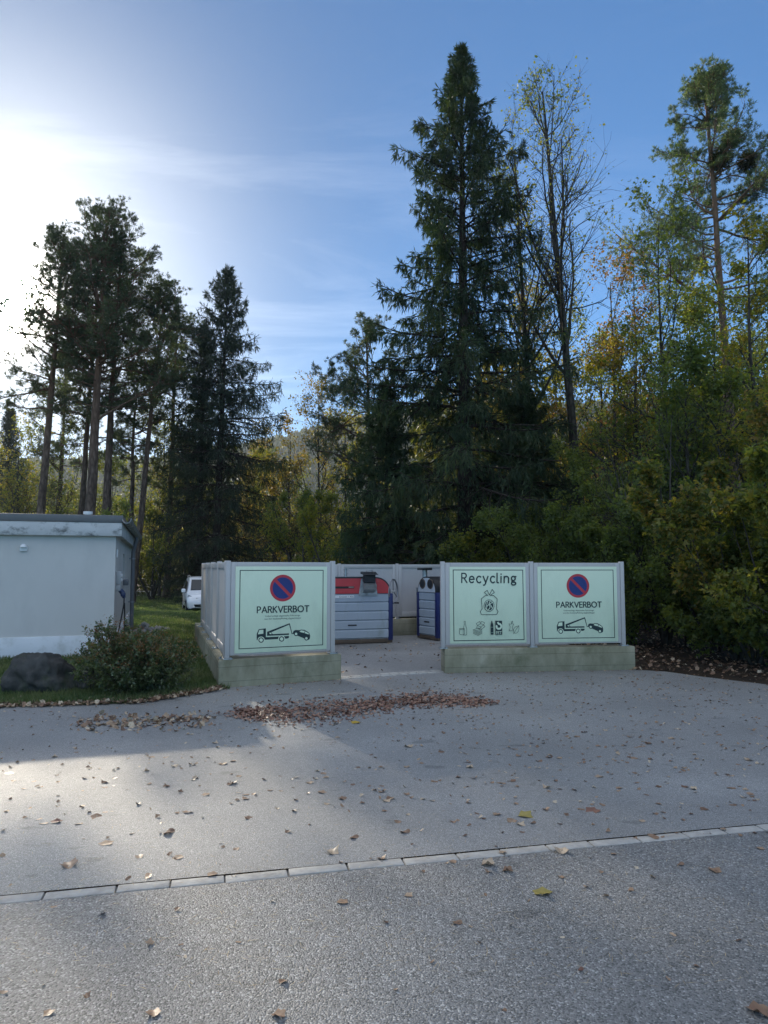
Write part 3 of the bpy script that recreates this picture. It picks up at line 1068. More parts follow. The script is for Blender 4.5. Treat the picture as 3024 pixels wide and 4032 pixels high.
def parkverbot(root, L, z0, z1, yf):
    yb = yf - 0.0075
    bd = sign_board(root, (0.083, 0.917, 0.046, 0.945), L, z0, z1, yf)

    def mp(p, dz):                                   # (u, v) fractions of the panel
        return (p[0] * L, yb - dz, z1 - p[1] * (z1 - z0))

    def mz(p, dz):                                   # pixels of the close view of the left sign
        x2, y2 = 282 + 0.34 * p[0], 149 + 0.34 * p[1]
        u = (x2 - 180 + 12 * (y2 - 103) / 617) / 732.0
        return mp((u, (y2 - 103) / (632 - 30 * u)), dz)
    z = [0.0005]
    mb = MB()
    for q in ([(0.118, 0.083), (0.882, 0.083), (0.882, 0.091), (0.118, 0.091)], [(0.118, 0.894), (0.882, 0.894), (0.882, 0.902), (0.118, 0.902)],
              [(0.118, 0.0912), (0.125, 0.0912), (0.125, 0.8938), (0.118, 0.8938)], [(0.875, 0.0912), (0.882, 0.0912), (0.882, 0.8938), (0.875, 0.8938)]):
        fillp(mb, q, z, 0, mp)
    mb.build('border_line', M['ink'], bd)
    # no-parking roundel
    kx = 1.0 / L
    kz = 1.0 / (z1 - z0)
    cu, cv, R = 0.503, 0.276, 0.197

    def mc(p, dz):
        return mp((cu + p[0] * kx, cv - p[1] * kz), dz)
    mb = MB()
    zz = [0.0006]
    fillp(mb, arc(0, 0, R, R, 0, 352.5, 47), zz, 0, mc)
    rd = mb.build('roundel', M['sign_red'], bd)
    mb = MB()
    r = R * 0.80
    w = 0.12
    for s in (0, 180):
        pts = [(r * math.cos(rad(t)), r * math.sin(rad(t))) for t in np.linspace(-45 + 8 + s, 135 - 8 + s, 30)]
        zz[0] += 0.0003
        mb.add([mc(p, zz[0]) for p in pts], [tuple(range(len(pts)))], 0)
    mb.build('roundel_field', M['sign_blue'], rd)
    # headline
    mb = MB()
    text_strokes(mb, 'PARKVERBOT', 0.276, 0.744, 0.533, 0.470, 0.0105, z, 0, lambda p, dz: mp((p[0], p[1]), dz), 0.24)
    mb.build('headline', M['ink'], bd)
    font_mesh('Unberechtigt abgestellte Fahrzeuge', 'small_text', bd, M['ink'], mp, 0.348, 0.664, 0.578, 0.560, 0.001)
    font_mesh('werden kostenpflichtig abgeschleppt', 'small_text', bd, M['ink'], mp, 0.340, 0.672, 0.607, 0.589, 0.001)
    # tow truck lifting a car
    mb = MB()
    z = [0.0006]

    def ring(cx, cy, r0, mi):
        fillp(mb, arc(cx, cy, r0, r0, 0, 345, 23), z, mi, mz)
    fillp(mb, [(262, 1245), (302, 1155), (438, 1138), (437, 1308), (700, 1298), (690, 1345), (415, 1357), (280, 1362), (262, 1365)], z, 0, mz)
    fillp(mb, [(780, 1293), (884, 1290), (884, 1322), (850, 1338), (790, 1341)], z, 0, mz)
    fillp(mb, [(283, 1252), (312, 1172), (390, 1162), (388, 1240)], z, 1, mz)
    for c in ((345, 1362), (740, 1345)):
        ring(c[0], c[1], 67, 1)
        ring(c[0], c[1], 52, 0)
        ring(c[0], c[1], 33, 1)
    fillp(mb, [(460, 1205), (890, 1047), (903, 1047), (950, 1245), (938, 1250), (890, 1072), (540, 1215), (570, 1250), (884, 1238), (884, 1268), (460, 1282)], z, 0, mz)
    fillp(mb, [(500, 1225), (530, 1220), (552, 1248), (515, 1250)], z, 1, mz)
    stroke(mb, [(940, 1247), (985, 1238)], 12, z, 0, mz)
    fillp(mb, [(957, 1240), (975, 1195), (1010, 1174), (1085, 1178), (1130, 1168), (1190, 1172), (1250, 1205), (1290, 1235), (1308, 1290), (1300, 1340), (1285, 1360),
               (1260, 1368), (1195, 1342), (1060, 1287), (1000, 1270)], z, 0, mz)
    fillp(mb, [(1092, 1197), (1130, 1182), (1200, 1194), (1185, 1232), (1112, 1215)], z, 1, mz)
    fillp(mb, [(1209, 1203), (1280, 1242), (1275, 1262), (1196, 1236)], z, 1, mz)
    for c in ((1025, 1250), (1230, 1337)):
        ring(c[0], c[1], 42, 0)
        ring(c[0], c[1], 25, 1)
    mb.build('tow_truck_pictogram', [M['ink'], M['ink_light']], bd)


def recycling(root, L, z0, z1, yf):
    yb = yf - 0.0075
    bd = sign_board(root, (0.098, 0.955, 0.049, 0.945), L, z0, z1, yf)

    def mp(p, dz):
        return (p[0] * L, yb - dz, z1 - p[1] * (z1 - z0))

    def mz(p, dz):                                   # pixels of the close view of this sign
        v0 = (p[1] + 37) / 1671.0
        u = (p[0] + 195 - 24 * v0) / (1790 + 15 * v0)
        return mp((u, (p[1] + 37 - 4 * u) / (1671 - 52 * u)), dz)
    z = [0.0005]
    mb = MB()
    stroke(mb, [(55, 106), (1460, 108), (1498, 1442), (82, 1482)], 15, z, 0, mz, True)
    mb.build('border_line', M['ink'], bd)
    mb = MB()
    text_strokes(mb, 'Recycling', 228, 1322, 352, 172, 25, z, 0, mz, 0.27)
    mb.build('headline', M['ink'], bd)
    # tied rubbish bag with its round emblem
    mb = MB()
    stroke(mb, [(705, 600), (622, 665), (640, 862), (602, 910), (627, 970), (930, 967), (963, 910), (930, 860), (942, 665), (870, 600), (802, 600), (885, 540), (840, 482),
                (785, 592), (738, 500), (682, 543), (752, 600)], 10, z, 0, mz, True)
    fillp(mb, arc(780, 795, 105, 115, 0, 350, 35), z, 0, mz)
    fillp(mb, arc(780, 795, 95, 105, 0, 350, 35), z, 1, mz)
    fillp(mb, arc(780, 795, 83, 93, 0, 350, 35), z, 0, mz)
    for p in ([(745, 712), (730, 790), (728, 865)], [(812, 700), (782, 735), (775, 775), (800, 815), (790, 850), (745, 885)], [(842, 735), (785, 765), (735, 812)],
              [(795, 768), (820, 800), (850, 858)]):
        stroke(mb, p, 13, z, 1, mz)
    mb.build('bag_pictogram', [M['ink'], M['ink_light']], bd)
    mb = MB()
    w = 6.5
    stroke(mb, [(278, 1100), (304, 1100), (304, 1160), (328, 1235), (334, 1270), (332, 1355), (322, 1367), (270, 1370), (262, 1355), (262, 1250), (284, 1160)], w, z, 0, mz, True)
    stroke(mb, [(190, 1240), (284, 1240), (284, 1258), (290, 1275), (288, 1350), (275, 1360), (200, 1358), (190, 1345), (188, 1275), (192, 1258)], w, z, 0, mz, True)
    stroke(mb, [(192, 1258), (284, 1256)], w, z, 0, mz)
    mb.build('glass_pictogram', M['ink'], bd)
    mb = MB()
    for p in ([(522, 1140), (590, 1102), (610, 1142), (548, 1182)], [(610, 1142), (630, 1098), (692, 1128), (672, 1168)], [(548, 1182), (610, 1142), (672, 1168), (612, 1208)],
              [(548, 1182), (527, 1222), (590, 1250), (612, 1208)], [(612, 1208), (672, 1168), (700, 1198), (640, 1240)]):
        stroke(mb, p, w, z, 0, mz, True)
    for k in range(4):
        dy = k * 22
        stroke(mb, [(462, 1265 + dy), (560, 1305 + dy), (640, 1262 + dy)], w, z, 0, mz)
    stroke(mb, [(462, 1265), (565, 1228), (640, 1262)], w, z, 0, mz)
    for k in range(5):
        stroke(mb, [(505 + 22 * k, 1272 - 7 * k), (545 + 20 * k, 1290 - 8 * k)], 4, z, 0, mz)
    mb.build('paper_pictogram', M['ink'], bd)
    mb = MB()
    fillp(mb, [(826, 1088), (846, 1088), (846, 1112), (866, 1165), (868, 1205), (810, 1207), (810, 1165), (826, 1112)], z, 0, mz)
    fillp(mb, [(811, 1215), (868, 1213), (870, 1308), (814, 1310)], z, 0, mz)
    fillp(mb, [(815, 1318), (871, 1316), (871, 1352), (818, 1354)], z, 0, mz)
    mb.build('plastic_bottle_pictogram', M['ink'], bd)
    mb = MB()
    fillp(mb, [(903, 1085), (1041, 1085), (1047, 1352), (908, 1354)], z, 0, mz)
    out_ = arc(978, 1192, 66, 66, -100, 205, 30)
    inn = arc(978, 1192, 30, 30, 205, -100, 30)
    fillp(mb, out_ + inn, z, 1, mz)
    fillp(mb, [(938, 1118), (975, 1100), (968, 1168)], z, 1, mz)
    pt = mb.build('plastic_bottle_badge', [M['ink'], M['ink_light']], bd)
    font_mesh('PET', 'badge_text', pt, M['ink_light'], mz, 920, 1036, 1345, 1285, z[0] + 0.0003)
    mb = MB()
    stroke(mb, [(1185, 1140), (1205, 1150), (1235, 1140), (1265, 1148), (1280, 1140), (1270, 1165), (1250, 1195), (1255, 1235), (1275, 1270), (1250, 1275), (1220, 1272), (1188, 1278),
                (1200, 1240), (1208, 1200), (1190, 1165)], w, z, 0, mz, True)
    stroke(mb, [(1238, 1138), (1230, 1110), (1255, 1088), (1256, 1115)], w, z, 0, mz, True)
    stroke(mb, [(1382, 1175), (1385, 1240), (1370, 1290), (1335, 1320), (1295, 1318), (1270, 1285), (1275, 1240), (1310, 1200)], w, z, 0, mz, True)
    stroke(mb, [(1382, 1175), (1330, 1245), (1268, 1335)], w, z, 0, mz)
    mb.build('compost_pictogram', M['ink'], bd)


def build_bay():
    dl = (P2 - P1).normalized()
    nl = Vector((-dl.y, dl.x, 0))
    # left: front block and the long side block behind it, one L-shaped wall
    T, L, rz = seg_frame(P1, P2)
    mb = MB()
    far = P1 + SIDE * 6.55
    inn = 0.30
    a = P1
    pts = [P1, P2, P2 + nl * 0.30, P1 + nl * 0.30 + dl * 0.36, far + ACROSS * 0.30, far]
    n = len(pts)
    bm = bmesh.new()
    lo = [bm.verts.new((p.x, p.y, 0.0)) for p in pts]
    hi = [bm.verts.new((p.x, p.y, BASE_H)) for p in pts]
    bm.faces.new(hi)
    bm.faces.new(list(reversed(lo)))
    for i in range(n):
        bm.faces.new((lo[i], lo[(i + 1) % n], hi[(i + 1) % n], hi[i]))
    bmesh.ops.bevel(bm, geom=list(bm.edges), offset=0.012, segments=2, affect='EDGES')
    mb.bm(bm)
    o = mb.build('concrete_wall', M['concrete'], None, True, 35)
    tag(o, 'low mossy concrete wall with a corner under the left no parking sign', 'wall')
    o, Lr, rzr = base_block('concrete_wall', R1, R2, 0.32, BASE_H, 'straight low concrete wall under the two signs right of the entrance')
    back0 = P1 + SIDE * 6.62
    back0 = back0 + ACROSS * 0.0
    back1 = back0 + ACROSS * 8.4
    o, Lb, rzb = base_block('concrete_wall', back0, back1, 0.3, 0.42, 'dark low concrete wall behind the recycling containers')

    # the signs
    in_l = nl * 0.10
    a = P1 + dl * 0.10 + in_l
    b = P2 - dl * 0.075 + in_l
    panel('sign_panel', a, b, BASE_H, TOP, 'no parking sign panel with tow truck, alone left of the entrance', 'sign', 'sign panels of the recycling bay', sign=parkverbot)
    dr = (R2 - R1).normalized()
    nr = Vector((-dr.y, dr.x, 0))
    a = R1 - dr * 0.045 + nr * 0.10
    mid = R1 + (AT(2111, 2500, 11.5) - R1).dot(dr) * dr + nr * 0.10
    b = R2 - dr * 0.12 + nr * 0.10
    panel('sign_panel', a, mid, BASE_H, TOP, 'mint sign panel headed Recycling with rubbish bag and container pictograms', 'sign', 'sign panels of the recycling bay', sign=recycling, post_end=False)
    panel('sign_panel', mid, b, BASE_H, TOP, 'no parking sign panel directly right of the Recycling sign', 'sign', 'sign panels of the recycling bay', sign=parkverbot)
    # plain panels along the left side, their outer face to the lawn
    names = ['nearest the no parking sign, forming the corner', 'second back from the corner', 'third back from the corner', 'farthest back, beside the parked van']
    s0, step = 0.16, 1.46
    for k in range(4):
        q0 = P1 + SIDE * (s0 + step * (k + 1)) + ACROSS * 0.11
        q1 = P1 + SIDE * (s0 + step * k) + ACROSS * 0.11
        panel('wall_panel', q0, q1, BASE_H, TOP, 'plain grey wall panel on the lawn side, ' + names[k], 'panel', 'plain wall panels of the recycling bay', post_end=(k == 0))
    names = ['in the corner behind the no parking sign', 'behind the red lidded container, left', 'behind the hand wheel of the red lidded container',
             'behind the tall steel post and glass container', 'behind the Recycling sign']
    seam = (AT(1596, 2400, 17.3) - back0).dot(ACROSS)
    for k in range(5):
        s = seam - 3 * 1.5 + 1.5 * k
        q0 = back0 + ACROSS * s + SIDE * 0.12
        q1 = back0 + ACROSS * (s + 1.5) + SIDE * 0.12
        panel('wall_panel', q0, q1, 0.42, TOP, 'plain grey rear wall panel ' + names[k], 'panel', 'plain wall panels of the recycling bay', post_end=(k == 4))


build_bay()


def rounded_top(w, z0, z1, r, n=10):
    """outline (x, z) of a box with rounded upper corners"""
    pts = [(-w / 2, z0), (w / 2, z0)]
    pts += [(w / 2 - r + r * math.cos(rad(a)), z1 - r + r * math.sin(rad(a))) for a in np.linspace(0, 90, n)]
    pts += [(-w / 2 + r + r * math.cos(rad(a)), z1 - r + r * math.sin(rad(a))) for a in np.linspace(90, 180, n)]
    return pts


def container(name, loc, rz, w, d, label, lid_mat):
    """steel recycling container: ribbed body, navy corner posts, arched lid; local front at y = 0, x to the right"""
    root = thing(name, loc, rz, label, 'container', 'recycling containers in the bay')
    zb = 1.10
    pw = 0.11
    mb = MB()
    mb.box((0, d / 2, 0.035 + 0.02), (w - 0.02, d - 0.03, 0.09), None, 0, 0.006)
    mb.build('base_rail', M['rust'], root, True, 35)
    # ribbed front and sides: five planks with a step between
    nb = 5
    z0 = 0.10
    hh = (zb - z0) / nb
    mb = MB()
    mb.box((0, d / 2, (z0 + zb) / 2), (w - 2 * pw + 0.02, d - 0.06, zb - z0), None, 0)
    for i in range(nb):
        za = z0 + i * hh
        pr = [(0.030, za + 0.006), (0.004, za + 0.03), (0.0, za + hh - 0.018), (0.012, za + hh - 0.004), (0.030, za + hh - 0.001)]
        mb.prism(pr, 'x', -(w / 2 - pw), w / 2 - pw)
    mb.build('body', M['bin_blue'], root, True, 30)
    for sx in (-1, 1):
        mb = MB()
        mb.box((sx * (w / 2 - pw / 2), d / 2, (z0 + zb) / 2 - 0.02), (pw - 0.002, d, zb - z0 + 0.04), None, 0, 0.012)
        mb.build('corner_post', M['bin_navy'], root, True, 35)
    # arched lid
    zt = 1.47
    mb = MB()
    mb.prism(rounded_top(w - 0.12, zb + 0.002, zt, 0.34), 'y', 0.0, d)
    mb.build('lid', M['black'], root, True, 30)
    mb = MB()
    mb.prism(rounded_top(w - 0.17, zb + 0.006, zt - 0.03, 0.32), 'y', -0.012, 0.03)
    mb.build('lid_front', lid_mat, root, True, 30)
    mb = MB()
    mb.box((0.0, -0.002, 0.10 + hh + 0.11), (0.20, 0.012, 0.028), None, 0, 0.004)
    mb.build('latch', M['black'], root)
    return root, zb, zt


def build_containers():
    # container with the red lid and the metal chute
    fr = G(1548, 2534)
    w, d = 1.9, 0.95
    c = fr - ACROSS * (w / 2)
    root, zb, zt = container('recycling_container', (c.x, c.y, 0.02), TH, w, d, 'grey blue can container with red arched lid and open metal chute', M['bin_red'])
    inv = Matrix.Rotation(-TH, 4, 'Z') @ Matrix.Translation((-c.x, -c.y, -0.02))

    def loc(px, py, off=0.0):                  # a point on the front plane
        r = ray(px, py)
        n = SIDE
        t = (c - Vector((0, 0, EYE))).dot(n) / r.dot(n)
        return inv @ (Vector((0, 0, EYE)) + r * t)
    ch = loc(1449, 2300)
    x = ch.x
    mb = MB()
    mb.add([(x - 0.21, -0.016, zb - 0.04), (x + 0.21, -0.016, zb - 0.04), (x + 0.16, -0.016, zt - 0.03), (x - 0.16, -0.016, zt - 0.03)], [(0, 1, 2, 3)])
    mb.prism([(x - 0.22, zb - 0.045), (x + 0.22, zb - 0.045), (x + 0.165, zt - 0.035), (x - 0.165, zt - 0.035)], 'y', -0.02, -0.013)
    pl = mb.build('chute_plate', M['galv'], root)
    # chute: box mouth leaning out of the lid, its flap open
    mb = MB()
    mb.add([(x - 0.13, -0.02, zb + 0.02), (x + 0.13, -0.02, zb + 0.02), (x + 0.14, -0.20, zb + 0.10), (x - 0.14, -0.20, zb + 0.10),
            (x - 0.14, -0.22, zb + 0.19), (x + 0.14, -0.22, zb + 0.19), (x + 0.14, -0.02, zb + 0.30), (x - 0.14, -0.02, zb + 0.30)],
           [(0, 1, 2, 3), (3, 2, 5, 4), (0, 3, 4, 7), (1, 6, 5, 2), (7, 4, 5, 6)])
    mb.build('chute', M['galv'], root)
    mb = MB()
    mb.box((x, -0.10, zb + 0.355), (0.27, 0.10, 0.22), None, 0, 0.01)
    mb.prism([(-0.24, zb + 0.42), (-0.02, zb + 0.49), (0.02, zb + 0.49), (0.02, zb + 0.44)], 'x', x - 0.17, x + 0.17)
    fl = mb.build('chute_flap', M['black'], root)
    mb = MB()
    mb.tube([(x - 0.07, -0.08, zb + 0.475), (x - 0.07, -0.10, zb + 0.52), (x + 0.07, -0.10, zb + 0.52), (x + 0.07, -0.08, zb + 0.475)], 0.010, 8)
    mb.build('flap_handle', M['galv'], fl, True)
    a, b = loc(1334, 2313), loc(1394, 2313)
    mb = MB()
    mb.box(((a.x + b.x) / 2 - 0.10, -0.013, a.z), (b.x - a.x + 0.2, 0.008, 0.045), None, 0)
    sl = mb.build('slot', M['black'], root)
    mb = MB()
    mb.box((b.x - 0.07, -0.019, a.z + 0.004), (0.12, 0.01, 0.022), None, 0)
    mb.build('slot_label', M['wood'], sl)
    a, b = loc(1333, 2350), loc(1394, 2349)
    mb = MB()
    mb.box(((a.x + b.x) / 2 - 0.12, -0.003, a.z), (b.x - a.x + 0.24, 0.006, 0.062), None, 0, 0.001)
    st = mb.build('sticker', M['white_plastic'], root)
    font_mesh('Dosen / Alu', 'sticker_text', st, M['ink'], lambda p, dz: (p[0], -0.0065 - dz, p[1]), a.x + 0.02, b.x - 0.012, a.z - 0.018, a.z + 0.020, 0.0004)
    # lifting hook on top
    q = loc(1381, 2280)
    mb = MB()
    mb.tube([(q.x, 0.45, zt - 0.02), (q.x, 0.45, zt + 0.19)], 0.028, 10)
    hk = mb.build('lifting_post', M['galv'], root, True, 40)
    mb = MB()
    for z in (0.08, 0.17):
        mb.tube([(q.x - 0.06, 0.45, zt + z), (q.x + 0.06, 0.45, zt + z)], 0.017, 8)
    mb.build('crossbar', M['galv'], hk, True, 40)
    # hand wheel standing at the right side, turned edge on
    hub = Vector((w / 2 + 0.07, 0.20, zb + 0.04))
    R = 0.27
    mb = MB()
    tl = rad(40)
    ax = Vector((math.cos(tl), -math.sin(tl), 0))
    e1 = Vector((math.sin(tl), math.cos(tl), 0))
    e2 = Vector((0, 0, 1))
    ring = [hub + (e1 * math.cos(2 * math.pi * k / 36) + e2 * math.sin(2 * math.pi * k / 36)) * R for k in range(36)]
    mb.tube(ring, 0.019, 8, closed=True)
    for a in (90, 210, 330):
        mb.tube([hub, hub + (e1 * math.cos(rad(a)) + e2 * math.sin(rad(a))) * R], 0.010, 6)
    wh = mb.build('hand_wheel', M['zinc'], root, True, 40)
    mb = MB()
    mb.tube([(w / 2 - 0.02, 0.20, hub.z), tuple(hub + ax * 0.06)], 0.018, 8)
    mb.build('axle', M['galv'], root, True, 40)
    mb = MB()
    k = hub + (e2 * -0.98 + e1 * 0.1) * R
    mb.tube([tuple(k - ax * 0.02), tuple(k + ax * 0.13)], 0.016, 8)
    mb.build('crank_grip', M['black'], wh, True, 40)

    # glass container, turned to face the first one
    near = Vector((1.23, 16.50, 0))
    dirf = Vector((-0.52, 0.854, 0))            # along its narrow front, away from us
    w, d = 0.86, 1.6
    c = near + dirf * (w / 2)
    rz = math.atan2(-dirf.y, -dirf.x)
    root, zb, zt = container('recycling_container', (c.x, c.y, 0.02), rz, w, d, 'glass container with two round openings, half hidden by the Recycling sign', M['bin_white'])
    for sx in (-0.15, 0.17):
        mb = MB()
        T = Matrix.Translation((sx, -0.02, zb + 0.20)) @ Matrix.Rotation(rad(90), 4, 'X')
        mb.tube([Vector((0.105 * math.cos(a), 0, 0.105 * math.sin(a))) + Vector((sx, -0.016, zb + 0.20)) for a in np.linspace(0, 2 * math.pi, 25)[:-1]], 0.014, 8, closed=True)
        ri = mb.build('opening_ring', M['rust'], root, True)
        mb = MB()
        mb.lathe([(0.10, -0.002), (0.10, 0.004)], 24, 0, T)
        mb.build('opening', M['black'], ri)
    mb = MB()
    mb.tube([(-0.31, 0.16, zt - 0.25), (-0.31, 0.16, zt + 0.16)], 0.062, 14)
    lp = mb.build('lifting_post', M['galv'], root, True, 40)
    mb = MB()
    mb.box((-0.31, 0.16, zt + 0.18), (0.30, 0.24, 0.06), None, 0, 0.01)
    mb.build('lifting_plate', M['black'], lp, True, 35)
    mb = MB()
    mb.tube([(-w / 2 - 0.03, 0.05, 0.05), (-w / 2 - 0.05, 0.05, zb + 0.1)], 0.022, 8)
    mb.build('tilt_bar', M['galv'], root, True, 40)


build_containers()


# ------------------------------------------------------------------ the little building
def build_building():
    c0 = G(443, 2587)                                   # near corner of its walls
    root = thing('utility_building', (c0.x, c0.y, 0), TH, 'small flat roofed white building at the left edge of the forecourt', 'building')
    W, D, H = 8.0, 8.6, 2.30
    # local: x to the right, y back; the building lies at x < 0
    win_y0, win_y1, wz0, wz1 = 3.0, 4.1, 1.42, 2.02
    mb = MB()
    t = 0.2
    mb.box((-W / 2, t / 2, H / 2 + 0.0), (W, t, H), None, 0)
    mb.box((-W / 2, D - t / 2, H / 2), (W, t, H), None, 0)
    mb.box((-W + t / 2, D / 2, H / 2), (t, D - 2 * t, H), None, 0)
    # right side wall round the window
    for (ya, yb, za, zb) in ((t, win_y0, 0, H), (win_y1, D - t, 0, H), (win_y0, win_y1, 0, wz0), (win_y0, win_y1, wz1, H)):
        mb.box((-t / 2, (ya + yb) / 2, (za + zb) / 2), (t, yb - ya, zb - za), None, 0)
    mb.build('wall', M['plaster'], root)
    mb = MB()
    mb.box((-W / 2, -0.011, 0.19), (W + 0.02, 0.022, 0.46), None, 0, 0.004)
    mb.box((0.011, D / 2, 0.19), (0.022, D - 0.01, 0.46), None, 0, 0.004)
    mb.build('plinth', M['plinth'], root, True, 35)
    mb = MB()
    mb.box((-t + 0.03, (win_y0 + win_y1) / 2, (wz0 + wz1) / 2), (0.03, win_y1 - win_y0, wz1 - wz0), None, 0)
    wi = mb.build('window', M['glass'], root)
    mb = MB()
    mb.box((-t + 0.06, (win_y0 + win_y1) / 2, wz0 + 0.025), (0.05, win_y1 - win_y0, 0.05), None, 0)
    mb.box((-t + 0.06, (win_y0 + win_y1) / 2, wz1 - 0.025), (0.05, win_y1 - win_y0, 0.05), None, 0)
    mb.build('window_frame', M['white_plastic'], wi)
    mb = MB()
    mb.box((0.06, 3.4, wz0 - 0.07), (0.12, 0.28, 0.14), None, 0, 0.02)
    mb.build('outdoor_lamp', M['pipe'], root, True, 35)
    # roof: pale stained fascia, darker metal edge above
    ov = 0.11
    mb = MB()
    mb.box((-W / 2 + ov / 2 + 0.0, D / 2, H + 0.13), (W + ov, D + 2 * ov, 0.258), None, 0, 0.01)
    ro = mb.build('roof', M['fascia'], root, True, 35)
    mb = MB()
    mb.box((-W / 2 + ov / 2, D / 2, H + 0.33), (W + ov + 0.03, D + 2 * ov + 0.03, 0.14), None, 0, 0.01)
    mb.build('roof_edge', M['roof_edge'], ro, True, 35)
    mb = MB()
    mb.tube([(-0.75, 2.6, H + 0.38), (-0.75, 2.6, H + 0.62)], 0.07, 12)
    mb.tube([(-0.75, 2.6, H + 0.60), (-0.75, 2.6, H + 0.66)], 0.10, 12)
    mb.build('vent_pipe', M['white_plastic'], ro, True, 40)
    # skylight leaning on the roof, cut by the left edge of the picture
    mb = MB()
    for yy in (1.6, 2.7):
        mb.tube([(-3.6, yy, H + 0.75), (-2.35, yy, H + 0.44)], 0.03, 6)
    mb.tube([(-2.35, 1.6, H + 0.44), (-2.35, 2.7, H + 0.44)], 0.03, 6)
    sk = mb.build('skylight_frame', M['white_plastic'], ro, True, 40)
    mb = MB()
    mb.add([(-3.6, 1.6, H + 0.75), (-3.6, 2.7, H + 0.75), (-2.35, 2.7, H + 0.44), (-2.35, 1.6, H + 0.44)], [(0, 1, 2, 3)])
    mb.prism([(-3.6, H + 0.40), (-2.36, H + 0.40), (-2.36, H + 0.43), (-3.6, H + 0.735)], 'y', 1.62, 2.68)
    mb.build('skylight_pane', M['glass'], ro)
    # half-round gutter along the right side
    gx = ov + 0.08
    mb = MB()
    n = 10
    prof = [(gx + 0.085 * math.cos(rad(a)), H + 0.33 + 0.085 * math.sin(rad(a))) for a in np.linspace(180, 360, n)]
    prof += [(gx + 0.073 * math.cos(rad(a)), H + 0.33 + 0.073 * math.sin(rad(a))) for a in np.linspace(360, 180, n)]
    mb.prism(prof, 'y', -0.16, D + 0.12)
    mb.tube([(gx + 0.085, -0.16, H + 0.335), (gx + 0.085, D + 0.12, H + 0.335)], 0.012, 8)
    gt = mb.build('gutter', M['zinc'], root, True, 40)
    for y in np.arange(0.1, D, 0.75):
        mb = MB()
        mb.tube([(gx + 0.09 * math.cos(rad(a)), y, H + 0.33 + 0.09 * math.sin(rad(a))) for a in np.linspace(180, 360, 9)], 0.007, 6)
        mb.build('gutter_bracket', M['zinc'], gt, True)
    dy = 6.4
    mb = MB()
    mb.tube([(gx, dy, H + 0.26), (gx, dy, H + 0.17), (0.14, dy + 0.05, H - 0.02), (0.11, dy + 0.05, H - 0.16), (0.11, dy + 0.05, 0.05)], 0.055, 12)
    dp = mb.build('downpipe', M['pipe'], root, True, 40)
    for z in (0.75, 1.95):
        mb = MB()
        mb.box((0.05, dy + 0.05, z), (0.12, 0.03, 0.03), None, 0)
        mb.tube([(0.11, dy + 0.05, z - 0.02), (0.11, dy + 0.05, z + 0.02)], 0.064, 12)
        mb.build('pipe_clip', M['zinc'], dp, True, 40)
    # sensor lamp on the front wall
    r = ray(94, 2155)
    t_ = (c0 - Vector((0, 0, EYE))).dot(SIDE) / r.dot(SIDE)
    p = Matrix.Rotation(-TH, 4, 'Z') @ (Vector((0, 0, EYE)) + r * t_ - Vector((c0.x, c0.y, 0)))
    mb = MB()
    mb.box((p.x, -0.02, p.z - 0.03), (0.13, 0.04, 0.09), None, 0, 0.01)
    prof = [(0.065 * math.cos(rad(a)), 0.065 * math.sin(rad(a))) for a in (0, 20, 40, 60, 80)]
    mb.lathe([(r_, z_) for r_, z_ in prof], 16, 0, Matrix.Translation((p.x, -0.045, p.z)))
    mb.build('sensor_lamp', M['white_plastic'], root, True, 40)
    # bell, socket box and plug on the side wall
    mb = MB()
    mb.box((0.015, 0.30, 1.98), (0.03, 0.06, 0.16), None, 0, 0.01)
    mb.build('wall_switch', M['white_plastic'], root, True, 35)
    mb = MB()
    mb.box((0.05, 0.46, 1.50), (0.10, 0.16, 0.26), None, 0, 0.012)
    mb.box((0.045, 0.46, 1.30), (0.09, 0.15, 0.12), None, 0, 0.012)
    sb = mb.build('socket_box', M['grey_plastic'], root, True, 35)
    mb = MB()
    for z in (1.55, 1.46):
        mb.box((0.108, 0.46, z), (0.02, 0.10, 0.06), None, 0, 0.006)
    mb.build('socket_cover', M['white_plastic'], sb, True, 35)
    # plug and cable hanging from the socket: not part of the house
    Tm = Matrix.Translation((c0.x, c0.y, 0)) @ Matrix.Rotation(TH, 4, 'Z')
    cb = thing('power_cable', (c0.x, c0.y, 0), TH, 'black cable with blue plug hanging from the socket on the white building', 'cable')
    mb = MB()
    mb.tube([(0.08, 0.44, 1.26), (0.13, 0.44, 1.20), (0.16, 0.44, 1.10)], [0.045, 0.05, 0.03], 12)
    mb.box((0.14, 0.44, 1.17), (0.09, 0.10, 0.09), None, 0, 0.02)
    mb.build('plug', M['blue_plastic'], cb, True, 40)
    mb = MB()
    mb.tube([(0.16, 0.44, 1.10), (0.16, 0.43, 0.98), (0.12, 0.36, 0.7), (0.07, 0.22, 0.40), (0.05, -0.05, 0.10), (-0.1, -0.30, 0.05), (-0.5, -0.6, 0.06)], 0.013, 8)
    mb.tube([(0.17, 0.45, 1.0), (0.18, 0.45, 0.7), (0.19, 0.46, 0.45), (0.21, 0.48, 0.2), (0.25, 0.3, 0.05)], 0.013, 8)
    mb.tube([Vector((0.22 + 0.05 * math.cos(a), 0.48, 0.50 + 0.065 * math.sin(a))) for a in np.linspace(0, 2 * math.pi, 20)[:-1]], 0.011, 8, closed=True)
    mb.build('cord', M['black'], cb, True, 40)


build_building()


